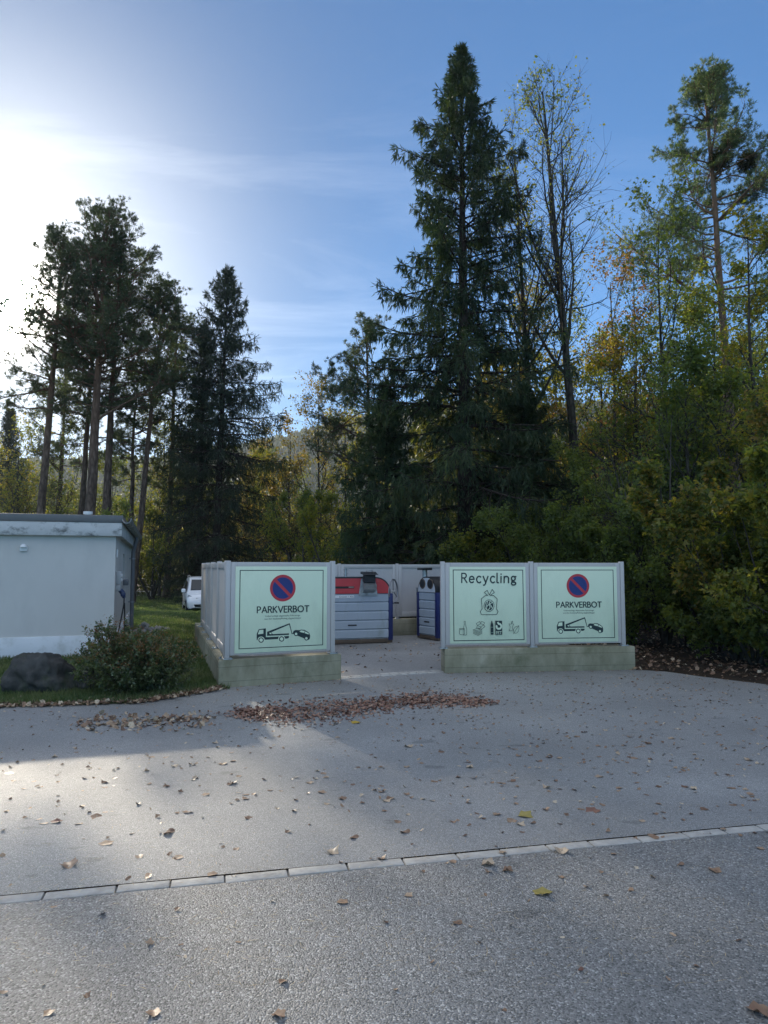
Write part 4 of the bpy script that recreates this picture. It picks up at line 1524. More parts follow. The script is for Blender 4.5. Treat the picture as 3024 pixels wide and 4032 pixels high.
# ------------------------------------------------------------------ the van on the grass
def build_van():
    zg = -0.60
    hd = Vector((math.sin(rad(19)), -math.cos(rad(19)), 0))           # heading, towards us
    rt = Vector((hd.y, -hd.x, 0))                                      # its right-hand side
    corner = AT(742, 2390, 36.0)
    c = Vector((corner.x, corner.y, 0)) - hd * 2.0 - rt * 0.80
    root = thing('parked_van', (c.x, c.y, zg), math.atan2(hd.y, hd.x), 'white van parked on the lawn behind the recycling bay', 'van')
    # cross sections from nose to tail: x, half width low, half width at the belt, half width at the roof, z low, z belt, z top
    S = [(2.20, 0.62, 0.66, 0.60, 0.30, 0.55, 0.66), (2.10, 0.80, 0.82, 0.72, 0.24, 0.62, 0.84), (1.85, 0.87, 0.87, 0.76, 0.22, 0.80, 0.97), (1.30, 0.89, 0.88, 0.74, 0.22, 0.95, 1.12),
         (0.95, 0.895, 0.89, 0.70, 0.22, 1.02, 1.40), (0.55, 0.895, 0.89, 0.66, 0.22, 1.03, 1.68), (0.15, 0.895, 0.89, 0.65, 0.22, 1.04, 1.79), (-1.0, 0.895, 0.89, 0.65, 0.22, 1.04, 1.82),
         (-2.0, 0.89, 0.88, 0.64, 0.24, 1.04, 1.79), (-2.18, 0.84, 0.84, 0.60, 0.30, 1.02, 1.70)]
    V, F = [], []
    for (x, w0, w1, w2, z0, z1, z2) in S:
        half = [(w0 * 0.9, z0), (w0, z0 + 0.10), (w1, (z0 + z1) / 2 + 0.05), (w1, z1), (w2 + (w1 - w2) * 0.25, z1 + (z2 - z1) * 0.72), (w2, z2 - 0.05), (w2 - 0.12, z2 - 0.005), (0, z2 + 0.012)]
        ring = [(x, y, z) for y, z in half] + [(x, -y, z) for y, z in reversed(half[:-1])]
        V += ring
    n = 15
    for i in range(len(S) - 1):
        for k in range(n - 1):
            F.append((i * n + k, i * n + k + 1, (i + 1) * n + k + 1, (i + 1) * n + k))
        F.append((i * n + n - 1, i * n, (i + 1) * n, (i + 1) * n + n - 1))
    F.append(tuple(range(n)))
    F.append(tuple((len(S) - 1) * n + k for k in reversed(range(n))))
    mb = MB()
    mb.add(V, F)
    mb.build('body', M['car_white'], root, True, 40)

    def patch(name, pts, mat, out, parent=root):
        mb = MB()
        o_ = Vector(out) * 0.012
        a = [Vector(p) + o_ for p in pts]
        b = [Vector(p) - o_ * 1.5 for p in pts]
        m_ = len(a)
        mb.add(a + b, [tuple(range(m_)), tuple(reversed(range(m_, 2 * m_)))] + [(i, (i + 1) % m_, (i + 1) % m_ + m_, i + m_) for i in range(m_)])
        return mb.build(name, mat, parent)
    patch('windscreen', [(1.27, -0.66, 1.14), (1.27, 0.66, 1.14), (0.62, 0.58, 1.645), (0.62, -0.58, 1.645)], M['glass'], (2.2, 0, 2.9))
    for s in (-1, 1):
        y = s
        patch('side_window', [(1.12, y * 0.872, 1.10), (0.50, y * 0.885, 1.08), (0.22, y * 0.775, 1.56), (0.52, y * 0.765, 1.54), (0.86, y * 0.815, 1.30)], M['glass'], (0, s, 0.3))
        patch('side_window', [(0.38, y * 0.885, 1.08), (-0.72, y * 0.885, 1.08), (-0.72, y * 0.765, 1.62), (0.10, y * 0.765, 1.60)], M['glass'], (0, s, 0.3))
        hl = patch('headlight', [(2.12, s * 0.42, 0.70), (2.00, s * 0.80, 0.70), (1.90, s * 0.855, 0.84), (1.95, s * 0.80, 0.93), (2.08, s * 0.56, 0.82)], M['lamp_glass'], (0.9, s * 0.35, 0.25))
        mb = MB()
        mb.box((1.02, s * 1.0, 1.12), (0.12, 0.22, 0.20), None, 0, 0.05)
        mi = mb.build('wing_mirror', M['car_white'], root, True, 40)
        mb = MB()
        mb.tube([(1.0, s * 0.86, 1.03), (1.02, s * 0.97, 1.05)], 0.035, 8)
        mb.build('mirror_arm', M['black'], mi, True)
        mb = MB()
        mb.tube([(0.2, s * 0.62, 1.80), (0.1, s * 0.62, 1.86), (-1.7, s * 0.62, 1.87), (-1.8, s * 0.62, 1.80)], 0.018, 8)
        mb.build('roof_rail', M['galv'], root, True, 40)
        mb = MB()
        mb.box((-0.2, s * 0.90, 0.55), (2.1, 0.03, 0.05), None, 0, 0.008)
        mb.build('rub_strip', M['black'], root, True, 35)
        for x in (1.38, -1.35):
            mb = MB()
            T = Matrix.Translation((x, s * 0.79, 0.31)) @ Matrix.Rotation(rad(90), 4, 'X')
            mb.lathe([(0.20, -0.10), (0.29, -0.105), (0.315, -0.07), (0.315, 0.07), (0.29, 0.105), (0.20, 0.10)], 28, 0, T)
            ty = mb.build('wheel', M['rubber'], root, True, 40)
            mb = MB()
            T2 = T @ Matrix.Translation((0, 0, -s * 0.098))
            mb.lathe([(0.05, -0.012), (0.20, -0.014), (0.205, 0.01), (0.05, 0.012)], 24, 0, T2)
            for k in range(5):
                a = 2 * math.pi * k / 5
                mb.box((0.12 * math.cos(a), 0.12 * math.sin(a), -s * 0.015), (0.17, 0.035, 0.012), T2 @ Matrix.Translation((0, 0, 0)), 0)
            mb.build('rim', M['alloy'], ty, True, 40)
            mb = MB()
            mb.tube([(x + 0.36 * math.cos(rad(a)), s * 0.885, 0.31 + 0.36 * math.sin(rad(a))) for a in np.linspace(-5, 185, 15)], 0.03, 6)
            mb.build('wheel_arch', M['black'], root, True)
    patch('grille', [(2.165, -0.42, 0.68), (2.165, 0.42, 0.68), (2.125, 0.46, 0.775), (2.125, -0.46, 0.775)], M['black'], (1, 0, 0.3))
    patch('lower_intake', [(2.19, -0.50, 0.32), (2.19, 0.50, 0.32), (2.205, 0.55, 0.46), (2.205, -0.55, 0.46)], M['black'], (1, 0, 0))


build_van()


# ------------------------------------------------------------------ growing things: shared code
def norm(a):
    return a / np.maximum(np.linalg.norm(a, axis=-1, keepdims=True), 1e-9)


def tubes(paths):
    """paths: list of (P (B,K,3), R (B,K), sides) -> V, F"""
    Vs, Fs = [], []
    off = 0
    for P, R, s in paths:
        B, K, _ = P.shape
        if B == 0:
            continue
        t = np.gradient(P, axis=1)
        t = norm(t)
        mean = norm(t.mean(1))
        ref = np.where(np.abs(mean[:, 2:3]) > 0.8, np.array([[1.0, 0.2, 0]]), np.array([[0, 0, 1.0]]))[:, None, :]
        u = norm(np.cross(t, np.broadcast_to(ref, t.shape)))
        w = np.cross(t, u)
        a = np.arange(s) * 2 * np.pi / s
        ring = P[:, :, None, :] + R[:, :, None, None] * (u[:, :, None, :] * np.cos(a)[None, None, :, None] + w[:, :, None, :] * np.sin(a)[None, None, :, None])
        V = ring.reshape(-1, 3)
        b = (np.arange(B) * K * s)[:, None, None]
        i = (np.arange(K - 1) * s)[None, :, None]
        k = np.arange(s)[None, None, :]
        k2 = (np.arange(s) + 1) % s
        k2 = k2[None, None, :]
        F = np.stack([b + i + k, b + i + k2, b + i + s + k2, b + i + s + k], -1).reshape(-1, 4)
        Vs.append(V)
        Fs.append(F + off)
        off += len(V)
    return np.concatenate(Vs), np.concatenate(Fs)


def plen(P):
    return np.linalg.norm(np.diff(P, axis=1), axis=2).sum(1)


def sprout(P, R, cnt, t0, t1, ang, ratio, K, rng, up=0.0, noise=0.08, rr=0.55, taper=0.5, rmin=0.004, lmin=0.0, angj=0.2, tpow=1.0, flat=0.0):
    """children growing off parent paths. cnt: int or per-parent counts"""
    B, Kp, _ = P.shape
    cnt = np.full(B, cnt) if np.isscalar(cnt) else np.asarray(cnt)
    par = np.repeat(np.arange(B), cnt)
    Mn = len(par)
    t = t0 + (t1 - t0) * rng.uniform(0, 1, Mn) ** tpow
    k = t * (Kp - 1)
    i = np.minimum(k.astype(int), Kp - 2)
    f = (k - i)[:, None]
    pos = P[par, i] * (1 - f) + P[par, i + 1] * f
    tan = norm(P[par, i + 1] - P[par, i])
    rp = R[par, i] * (1 - f[:, 0]) + R[par, i + 1] * f[:, 0]
    q = rng.normal(size=(Mn, 3))
    q[:, 2] *= (1 - flat)
    per = norm(q - tan * (q * tan).sum(1, keepdims=True))
    a = ang + rng.normal(0, angj, Mn)
    d = norm(tan * np.cos(a)[:, None] + per * np.sin(a)[:, None])
    L = np.maximum(plen(P)[par] * ratio * (1 - taper * t) * rng.uniform(0.65, 1.25, Mn), lmin)
    C = np.zeros((Mn, K, 3))
    C[:, 0] = pos
    for j in range(1, K):
        d = norm(d + np.array([0, 0, up]) + rng.normal(0, noise, (Mn, 3)))
        C[:, j] = C[:, j - 1] + d * (L / (K - 1))[:, None]
    r0 = np.maximum(rp * rr, rmin)
    CR = r0[:, None] * np.linspace(1, 0.35, K)[None, :]
    return C, CR


def points_on(P, n, rng, t0=0.2, t1=1.0):
    B, K, _ = P.shape
    par = np.repeat(np.arange(B), n)
    t = rng.uniform(t0, t1, len(par))
    k = t * (K - 1)
    i = np.minimum(k.astype(int), K - 2)
    f = (k - i)[:, None]
    return P[par, i] * (1 - f) + P[par, i + 1] * f, norm(P[par, i + 1] - P[par, i])


def rhombi(c, d, nrm, l, w, bend=0.0):
    """leaf: base at c, along d, lying across nrm"""
    s = norm(np.cross(d, nrm))
    nn = np.cross(s, d)
    l = np.asarray(l)[:, None]
    w = np.asarray(w)[:, None]
    b = c
    tip = c + d * l - nn * l * bend
    m = c + d * l * 0.45 + nn * l * bend * 0.25
    return np.stack([b, m + s * w * 0.5, tip, m - s * w * 0.5], 1)


def leaves(c, d, size, rng, lobes=1, hang=0.4, wid=0.75):
    n = len(c)
    q = norm(d * 0.5 + rng.normal(0, 0.7, (n, 3)) + np.array([0, 0, -hang]))
    nr = norm(rng.normal(0, 0.6, (n, 3)) + np.array([0, 0, 0.8]))
    l = size * rng.uniform(0.6, 1.25, n)
    rn = rng.uniform(0, 1, n)
    if lobes == 1:
        return rhombi(c, q, nr, l, l * wid, 0.15), rn
    s = norm(np.cross(q, nr))
    out = [rhombi(c, q, nr, l, l * 0.5, 0.12)]
    for sg in (-1, 1):
        dd = norm(q * 0.62 + s * sg * 0.8)
        out.append(rhombi(c, dd, nr, l * 0.82, l * 0.45, 0.12))
    return np.concatenate(out), np.concatenate([rn] * 3)


def finish_tree(name, base, label, cat, group, wood, foliage, bark, leafm, rz=0.0, foliage_name='crown'):
    root = thing(name, base, rz, label, cat, group)
    V, F = tubes(wood)
    np_mesh('trunk', V, F, bark, root, smooth_=True)
    if foliage is not None:
        Q, rn = foliage
        np_mesh(foliage_name, Q.reshape(-1, 3), np.arange(len(Q) * 4).reshape(-1, 4), leafm, root, rnd=rn)
    return root


def trunk_path(H, lean, r0, K, rng, wob=0.02, rtop=0.25, flare=1.35):
    t = np.linspace(0, 1, K)
    P = np.zeros((1, K, 3))
    w = np.cumsum(rng.normal(0, wob * H / K, (K, 2)), 0)
    w -= w[0]
    P[0, :, 0] = lean[0] * t + w[:, 0]
    P[0, :, 1] = lean[1] * t + w[:, 1]
    P[0, :, 2] = H * t - 0.15
    R = r0 * (1 - (1 - rtop) * t)
    R[0] *= flare
    return P, R[None, :]


def spruce(name, base, H, label, group, prof, seed, dens=1.0, z0=0.08, matn='needle_spruce', hang=1.0, size=1.0, asym=None, r0=0.3, lean=(0, 0), step=0.42, nb=(5, 8), droop=1.0, fine=1.0):
    """prof: (height fraction, branch length) pairs"""
    rng = np.random.default_rng(seed)
    T, TR = trunk_path(H, lean, r0, 24, rng, 0.004, 0.06)
    ph, pl = zip(*prof)
    zs, off = [], []
    z = z0 * H
    while z < H * 0.985:
        f = z / H
        k = rng.integers(nb[0], nb[1])
        a0 = rng.uniform(0, 6.28)
        zs += [z + rng.uniform(-0.07, 0.07) for _ in range(k)]
        off += [a0 + 2 * np.pi * (i + rng.uniform(-0.25, 0.25)) / k for i in range(k)]
        z += step * (1.1 - 0.62 * f) * rng.uniform(0.85, 1.15)
    zs = np.array(zs)
    B = len(zs)
    f = zs / H
    az = np.array(off)
    L = np.interp(f, ph, pl) * rng.uniform(0.66, 1.15, B)
    if asym is not None:
        L *= asym(f, az)
    el = np.interp(f, [0, 0.35, 0.7, 0.9, 1.0], [-0.25, 0.05, 0.35, 0.75, 1.0]) + rng.normal(0, 0.10, B)
    dr = np.interp(f, [0, 0.5, 0.85, 1.0], [0.42, 0.55, 0.25, 0.0]) * droop
    K = 9
    s = np.linspace(0, 1, K)[None, :]
    hr = L[:, None] * s * np.cos(np.clip(el, -0.6, 1.1))[:, None]
    hz = L[:, None] * (np.sin(el)[:, None] * s - dr[:, None] * s ** 2 + (dr * 0.75)[:, None] * s ** 3)
    sw = rng.normal(0, 0.10, B)[:, None] * s ** 2
    aa = az[:, None] + sw
    tx = np.interp(zs, T[0, :, 2], T[0, :, 0])[:, None]
    ty = np.interp(zs, T[0, :, 2], T[0, :, 1])[:, None]
    P = np.stack([tx + np.cos(aa) * hr, ty + np.sin(aa) * hr, zs[:, None] + hz], -1)
    R = (0.010 + 0.011 * L)[:, None] * np.linspace(1, 0.25, K)[None, :]
    # side twigs, in the plane of the branch, then sagging
    cnt = np.maximum(3, (L * 10 * dens).astype(int))
    C, CR = sprout(P, R, cnt, 0.10, 1.0, 0.85, 0.30, 5, rng, up=-0.14 * hang, noise=0.06, taper=0.6, rmin=0.004, lmin=0.10 * size, flat=0.7)
    # twigs hanging straight down like a curtain
    C2, CR2 = sprout(C, CR, 2, 0.10, 0.95, 1.0, 0.8, 4, rng, up=-0.9 * hang, noise=0.06, taper=0.3, rmin=0.003, lmin=0.12 * size)
    C2 = C2[plen(C2) < 0.75 * size]
    c1, d1 = points_on(C, max(2, int(7 * dens * fine)), rng, 0.1, 1.0)
    c2, d2 = points_on(C2, max(2, int(5 * dens * fine)), rng, 0.0, 1.0)
    c3, d3 = points_on(P, int(14 * fine), rng, 0.2, 1.0)
    # the leader and the tips of the upper branches carry upright shoots
    tip = P[f > 0.6]
    c4, d4 = points_on(tip, 8, rng, 0.6, 1.0)
    top, td = points_on(T[:, -3:], 22, rng, 0.0, 1.0)
    c = np.concatenate([c1, c2, c3, c4, top])
    d = norm(np.concatenate([d1, norm(d2 + np.array([0, 0, -0.6])), d3, norm(d4 + np.array([0, 0, 0.35])), td]) + rng.normal(0, 0.30, (len(c), 3)))
    n = len(c)
    l = size * rng.uniform(0.13, 0.28, n)
    w = size * rng.uniform(0.018, 0.032, n)
    nr = norm(rng.normal(size=(n, 3)))
    Q1 = rhombi(c, d, nr, l, w)
    nr2 = norm(np.cross(d, nr))
    Q2 = rhombi(c, d, nr2, l, w)
    Q = np.concatenate([Q1, Q2])
    rn = rng.uniform(0, 1, n)
    wood = [(T, TR, 10), (P, R, 5), (C, CR, 3)]
    return finish_tree(name, base, label, 'spruce', group, wood, (Q, np.concatenate([rn, rn])), M['bark_spruce'], M[matn])


def pine(name, base, H, label, group, crown0, width, seed, lean=(0, 0), r0=0.3, matn='needle_pine', bark='bark_pine', nb=46, size=1.0, dens=1.0, wob=0.02, prof=None,
         extra=None, el0=0.0, limb=0.016):
    rng = np.random.default_rng(seed)
    T, TR = trunk_path(H, lean, r0, 22, rng, wob, 0.18)
    f = crown0 + (0.985 - crown0) * rng.uniform(0, 1, nb) ** 0.75
    az = np.arange(nb) * 2.39996 + rng.uniform(-0.5, 0.5, nb)
    g = (f - crown0) / (1 - crown0)
    pr = prof or [(0, 0.55), (0.25, 0.95), (0.55, 1.0), (0.8, 0.75), (1.0, 0.22)]
    L = width * np.interp(g, *zip(*pr)) * rng.uniform(0.45, 1.2, nb)
    el = np.interp(g, [0, 0.5, 1.0], [-0.05, 0.25, 0.85]) + rng.normal(0, 0.18, nb) + el0
    if extra:
        for (ff, ax_, ll, ee) in extra:
            f = np.append(f, ff)
            az = np.append(az, ax_)
            L = np.append(L, ll)
            el = np.append(el, ee)
    B = len(f)
    K = 8
    pz = f * (H) - 0.15
    tx = np.interp(pz, T[0, :, 2], T[0, :, 0])
    ty = np.interp(pz, T[0, :, 2], T[0, :, 1])
    d = np.stack([np.cos(az) * np.cos(el), np.sin(az) * np.cos(el), np.sin(el)], 1)
    P = np.zeros((B, K, 3))
    P[:, 0] = np.stack([tx, ty, pz], 1)
    for j in range(1, K):
        d = norm(d + rng.normal(0, 0.16, (B, 3)) + np.array([0, 0, 0.05]))
        P[:, j] = P[:, j - 1] + d * (L / (K - 1))[:, None]
    rt = np.interp(pz, T[0, :, 2], TR[0])
    R = np.minimum(rt * 0.5, 0.012 + limb * L)[:, None] * np.linspace(1, 0.3, K)[None, :]
    C, CR = sprout(P, R, np.maximum(4, (L * 3.4 * dens).astype(int)), 0.25, 1.0, 0.8, 0.40, 5, rng, up=0.05, noise=0.13, taper=0.4, rmin=0.006, lmin=0.35, flat=0.75)
    D, DR = sprout(C, CR, max(3, int(5 * dens)), 0.25, 1.0, 0.75, 0.45, 4, rng, up=0.10, noise=0.12, taper=0.3, rmin=0.004, lmin=0.22, flat=0.6)
    c1, d1 = points_on(D, 2, rng, 0.5, 1.0)
    c2, d2 = points_on(C, 2, rng, 0.6, 1.0)
    c0 = np.concatenate([c1, c2, D[:, -1]])
    d0 = np.concatenate([d1, d2, norm(D[:, -1] - D[:, -2])])
    m = 9
    c = np.repeat(c0, m, 0)
    dd = norm(np.repeat(d0, m, 0) * 0.9 + rng.normal(0, 0.75, (len(c), 3)) + np.array([0, 0, 0.18]))
    n = len(c)
    l = size * rng.uniform(0.09, 0.17, n)
    w = size * rng.uniform(0.012, 0.021, n)
    Q = rhombi(c, dd, norm(rng.normal(size=(n, 3))), l, w)
    rn = np.repeat(rng.uniform(0, 1, len(c0)), m)
    wood = [(T, TR, 12), (P, R, 6), (C, CR, 4), (D, DR, 3)]
    root = finish_tree(name, base, label, 'pine', group, wood, (Q, rn), M[bark], M[matn])
    return root, T[0], P


def broadleaf(name, base, H, label, group, seed, leafm='leaf_green', bark='bark_grey', spread=0.42, crown0=0.3, n1=16, n2=7, n3=6, nl=6, leaf=0.09, lobes=1, lean=(0, 0), r0=0.14,
              ang=0.75, up=0.12, keep=1.0, cat='tree', wob=0.03, stems=1, hang=0.4, prof=None, taper1=0.55, rtop=0.12, twig=0.003):
    rng = np.random.default_rng(seed)
    Ts, TRs = [], []
    for k in range(stems):
        a = 2 * math.pi * k / stems + rng.uniform(0, 1)
        sp = 0.0 if stems == 1 else H * spread * rng.uniform(0.35, 0.9)
        T, TR = trunk_path(H * (1 if k == 0 else rng.uniform(0.7, 1.0)), (lean[0] + sp * math.cos(a), lean[1] + sp * math.sin(a)), r0 * (1 if stems == 1 else 0.7), 14, rng, wob, rtop)
        Ts.append(T)
        TRs.append(TR)
    T, TR = np.concatenate(Ts), np.concatenate(TRs)
    A, AR = sprout(T, TR, max(4, n1 // stems), crown0, 0.98, ang, spread if stems == 1 else spread * 0.75, 8, rng, up=up, noise=0.09, taper=taper1, rr=0.5, angj=0.25)
    B_, BR = sprout(A, AR, n2, 0.2, 1.0, 0.7, 0.48, 6, rng, up=up * 0.8, noise=0.12, taper=0.4, rr=0.55, rmin=twig * 1.7)
    C, CR = sprout(B_, BR, n3, 0.08, 1.0, 0.8, 0.66, 5, rng, up=0.02, noise=0.16, taper=0.3, rr=0.6, rmin=twig)
    c1, d1 = points_on(C, nl, rng, 0.15, 1.0)
    c2, d2 = points_on(B_, max(1, nl // 2), rng, 0.5, 1.0)
    c = np.concatenate([c1, c2])
    d = np.concatenate([d1, d2])
    c = c + rng.normal(0, leaf * 0.75, c.shape)
    if keep < 1.0:
        kk = rng.uniform(0, 1, len(c)) < keep
        c, d = c[kk], d[kk]
    Q, rn = leaves(c, d, leaf, rng, lobes, hang)
    wood = [(T, TR, 10), (A, AR, 6), (B_, BR, 4), (C, CR, 3)]
    return finish_tree(name, base, label, cat, group, wood, (Q, rn), M[bark], M[leafm])


def foot(px, depth, dz=0.0):
    """ground point on the vertical through this photo column (px in the 1659-wide view) at this depth"""
    x = (px * 1.8228 - CX) / FPX * depth * CP
    return (x, depth, float(gz(x, depth)) + dz)


def top_h(py, depth, z):
    """height a tree needs to reach this row (1659-wide view)"""
    a = math.atan((CY - py * 1.8228) / FPX) + PITCH
    return EYE + math.tan(a) * depth - z


def build_trees():
    g_sp, g_pi, g_br = 'spruces round the recycling bay', 'tall pines behind the white building', 'broadleaved trees of the wood edge'
    # ---- the great spruce behind the bay
    b = foot(1005, 23.0)
    H = top_h(98, 23.0, b[2])
    spruce('spruce_tree', b, H, 'tallest dark spruce standing right behind the recycling bay', g_sp,
           [(0.0, 4.3), (0.15, 4.3), (0.275, 3.9), (0.40, 3.4), (0.52, 2.95), (0.63, 2.6), (0.72, 2.35), (0.80, 2.0), (0.87, 1.2), (0.92, 0.75), (0.96, 0.42), (1.0, 0.10)], 11, asym=lambda f, az: np.where((np.sin(az) < -0.2) & (f < 0.2), 0.75, 1.0), dens=1.0, r0=0.30, z0=0.05, step=0.66, fine=1.45, nb=(4, 7))
    b = foot(835, 24.5)
    spruce('spruce_tree', b, 8.2, 'young spruce with hanging sprays left of the tallest spruce', g_sp,
           [(0.0, 2.2), (0.3, 2.3), (0.6, 1.5), (0.85, 0.7), (1.0, 0.2)], 12, dens=1.1, r0=0.12, z0=0.03)
    b = foot(1135, 24.5)
    spruce('spruce_tree', b, 8.0, 'young spruce in the gloom right of the tallest spruce', g_sp,
           [(0.0, 2.3), (0.3, 2.4), (0.6, 1.6), (0.85, 0.8), (1.0, 0.2)], 13, dens=1.1, r0=0.12, z0=0.03)
    # ---- the spruce on the left, with a second stem
    b = foot(463, 50)
    H = top_h(580, 50, b[2])
    spruce('spruce_tree', b, H, 'backlit spruce with layered drooping branches right of the pines', g_sp,
           [(0.0, 4.3), (0.25, 4.6), (0.45, 4.6), (0.6, 4.3), (0.72, 3.2), (0.84, 2.0), (0.93, 1.1), (1.0, 0.25)], 14, dens=0.8, size=1.5, r0=0.36, z0=0.05, matn='needle_spruce_far', lean=(0.6, 0), step=1.2, nb=(6, 9), droop=1.35)
    b = foot(430, 53)
    H = top_h(700, 53, b[2])
    spruce('spruce_tree', b, H, 'lower dark spruce standing against the layered backlit spruce', g_sp,
           [(0.0, 3.4), (0.3, 3.6), (0.6, 2.9), (0.8, 1.9), (0.93, 0.9), (1.0, 0.25)], 15, dens=0.75, size=1.5, r0=0.3, z0=0.05, matn='needle_spruce_far', step=1.0, nb=(4, 7), droop=1.3)
    b = foot(8, 72)
    H = top_h(885, 72, b[2])
    spruce('spruce_tree', b, H, 'small distant spruce at the far left edge behind the building', g_sp,
           [(0.0, 3.2), (0.3, 3.0), (0.6, 2.1), (0.85, 1.1), (1.0, 0.25)], 16, dens=0.6, size=2.0, r0=0.25, z0=0.05, matn='needle_spruce_far', step=0.8)

    # ---- pines on the left: (base px, depth, top px row, lean px, crown0, width, r0, nb)
    def P(px, dep, top, leanpx, cr, w, r0, nb, seed, label, **kw):
        b = foot(px, dep)
        H = top_h(top, dep, b[2])
        ln = leanpx * 1.8228 / FPX * dep
        return pine('pine_tree', b, H, label, g_pi, cr, w, seed, (ln, 0.0), r0, nb=nb, **kw)
    P(76, 45, 500, 36, 0.50, 3.3, 0.33, 76, 21, 'tall pine farthest left with a leaning reddish trunk', wob=0.010, dens=1.15, size=1.35,
      extra=[(0.58, math.pi, 3.6, 0.0), (0.66, math.pi * 1.02, 4.0, 0.35), (0.52, math.pi * 0.96, 3.2, -0.1)])
    P(184, 43, 466, 22, 0.46, 4.0, 0.40, 84, 22, 'tallest thick trunked pine in the middle of the left pines', wob=0.014, dens=1.15, size=1.35, extra=[(0.47, 0.05, 4.6, 0.25)])
    P(218, 46, 545, 24, 0.52, 3.6, 0.34, 66, 23, 'pine with a kinked trunk just right of the tallest pine', wob=0.03, dens=1.1, size=1.4)
    P(163, 52, 640, 30, 0.40, 3.6, 0.30, 44, 24, 'shaded pine standing behind the tallest pine', wob=0.02, dens=1.0, size=1.5)
    P(270, 50, 800, 12, 0.45, 2.8, 0.24, 30, 25, 'crooked slender pine with a short crown', wob=0.05, dens=1.0, size=1.5)
    P(284, 47, 625, 55, 0.50, 3.6, 0.26, 58, 26, 'pine leaning right with its crown next to the spruce', wob=0.015, dens=1.1, size=1.4, extra=[(0.86, 0.2, 2.6, 0.5)])
    P(-125, 47, 470, 10, 0.58, 3.6, 0.30, 50, 29, 'pine added just beyond the left edge to shade the near road', wob=0.012, dens=1.1, size=1.35)  # added beyond the frame so its crown shades the near road
    P(360, 56, 690, 14, 0.30, 3.8, 0.28, 50, 27, 'bushy pine filling the gap before the layered spruce', wob=0.02, dens=1.0, size=1.6)
    P(120, 62, 760, 5, 0.35, 3.8, 0.28, 44, 28, 'distant pine seen between the two leftmost trunks', wob=0.02, dens=0.9, size=1.7)
    # ---- pine to the left of the great spruce, long branches to the left
    b = foot(812, 38)
    H = top_h(702, 38, b[2])
    pine('pine_tree', b, H, 'pine with long level branches peeping out left of the tallest spruce', g_pi, 0.42, 2.9, 31, (-0.6, 0), 0.2, nb=36, dens=1.2, size=1.15, wob=0.012,
         extra=[(0.82, math.pi, 2.9, 0.05), (0.70, math.pi * 1.03, 3.4, 0.0), (0.60, math.pi * 0.98, 3.6, 0.08), (0.50, math.pi, 3.2, 0.3), (0.42, math.pi, 2.6, 0.5)])
    # ---- the pine with mistletoe at the right
    b = foot(1606, 28)
    H = top_h(168, 28, b[2])
    root, T, PB = pine('pine_tree', b, H, 'tall pine with orange upper trunk and mistletoe at the right edge', 'pines over the wood edge', 0.55, 3.7, 32, (-0.85, 0), 0.25, matn='needle_pine_blue', bark='bark_pine_orange', nb=62, limb=0.010,
                       dens=1.45, size=0.98, wob=0.012, prof=[(0, 0.8), (0.3, 1.0), (0.6, 0.8), (0.82, 0.5), (1.0, 0.15)], extra=[(0.56, math.pi, 5.6, 0.12), (0.60, 0.1, 4.6, 0.35), (0.72, 0.0, 4.2, 0.5)])
    rng = np.random.default_rng(77)
    where = ['at the tip of the pine', 'just below the top of the pine', 'on the left middle branches of the pine', 'against the trunk of the pine, lower middle', 'on the right branches of the pine']
    for k, (px, py, rr) in enumerate([(1548, 160, 0.28), (1541, 182, 0.30), (1556, 345, 0.40), (1580, 300, 0.28), (1615, 350, 0.36)]):
        p = AT(px * 1.8228, py * 1.8228, 27.8)
        n = 1900
        d = norm(rng.normal(size=(n, 3)))
        c = d * (rr * rng.uniform(0.1, 1.15, n)[:, None] ** 0.6)
        Q = rhombi(c, norm(d + rng.normal(0, 0.5, (n, 3))), norm(rng.normal(size=(n, 3))), rng.uniform(0.09, 0.2, n), np.full(n, 0.032))
        m = thing('mistletoe_ball', p, 0, 'round mistletoe clump ' + where[k], 'mistletoe', 'mistletoe in the right pine')
        np_mesh('leaf_clump', Q.reshape(-1, 3), np.arange(n * 4).reshape(-1, 4), M['mistletoe'], m, rnd=rng.uniform(0, 1, n))
        st = np.zeros((60, 4, 3))
        e = norm(rng.normal(size=(60, 3))) * rr * 0.9
        for j in range(4):
            st[:, j] = e * j / 3
        V, F = tubes([(st, np.full((60, 4), 0.008), 3)])
        np_mesh('stem', V, F, M['mistletoe'], m, rnd=np.full(len(F), 0.3))

    # ---- two tall bare-ish broadleaved trees right of the spruce
    b = foot(1272, 24)
    H = top_h(190, 24, b[2])
    broadleaf('maple_tree', b, H, 'tall thin maple with almost bare crown right of the tallest spruce', g_br, 41, 'leaf_olive', spread=0.50, crown0=0.40, n1=20, n2=10, n3=6, nl=4, leaf=0.10, lean=(-1.3, 0), r0=0.21,
              ang=0.62, up=0.10, keep=0.34, wob=0.010, taper1=0.86, rtop=0.14, twig=0.0045)
    b = foot(1165, 25.5)
    H = top_h(330, 25.5, b[2])
    broadleaf('maple_tree', b, H, 'dark stemmed maple half hidden behind the tallest spruce', g_br, 42, 'leaf_olive', spread=0.36, crown0=0.35, n1=20, n2=9, n3=7, nl=4, leaf=0.10, lean=(-0.6, 0), r0=0.17,
              ang=0.6, up=0.12, keep=0.4, wob=0.015, taper1=0.7, rtop=0.15, twig=0.004)

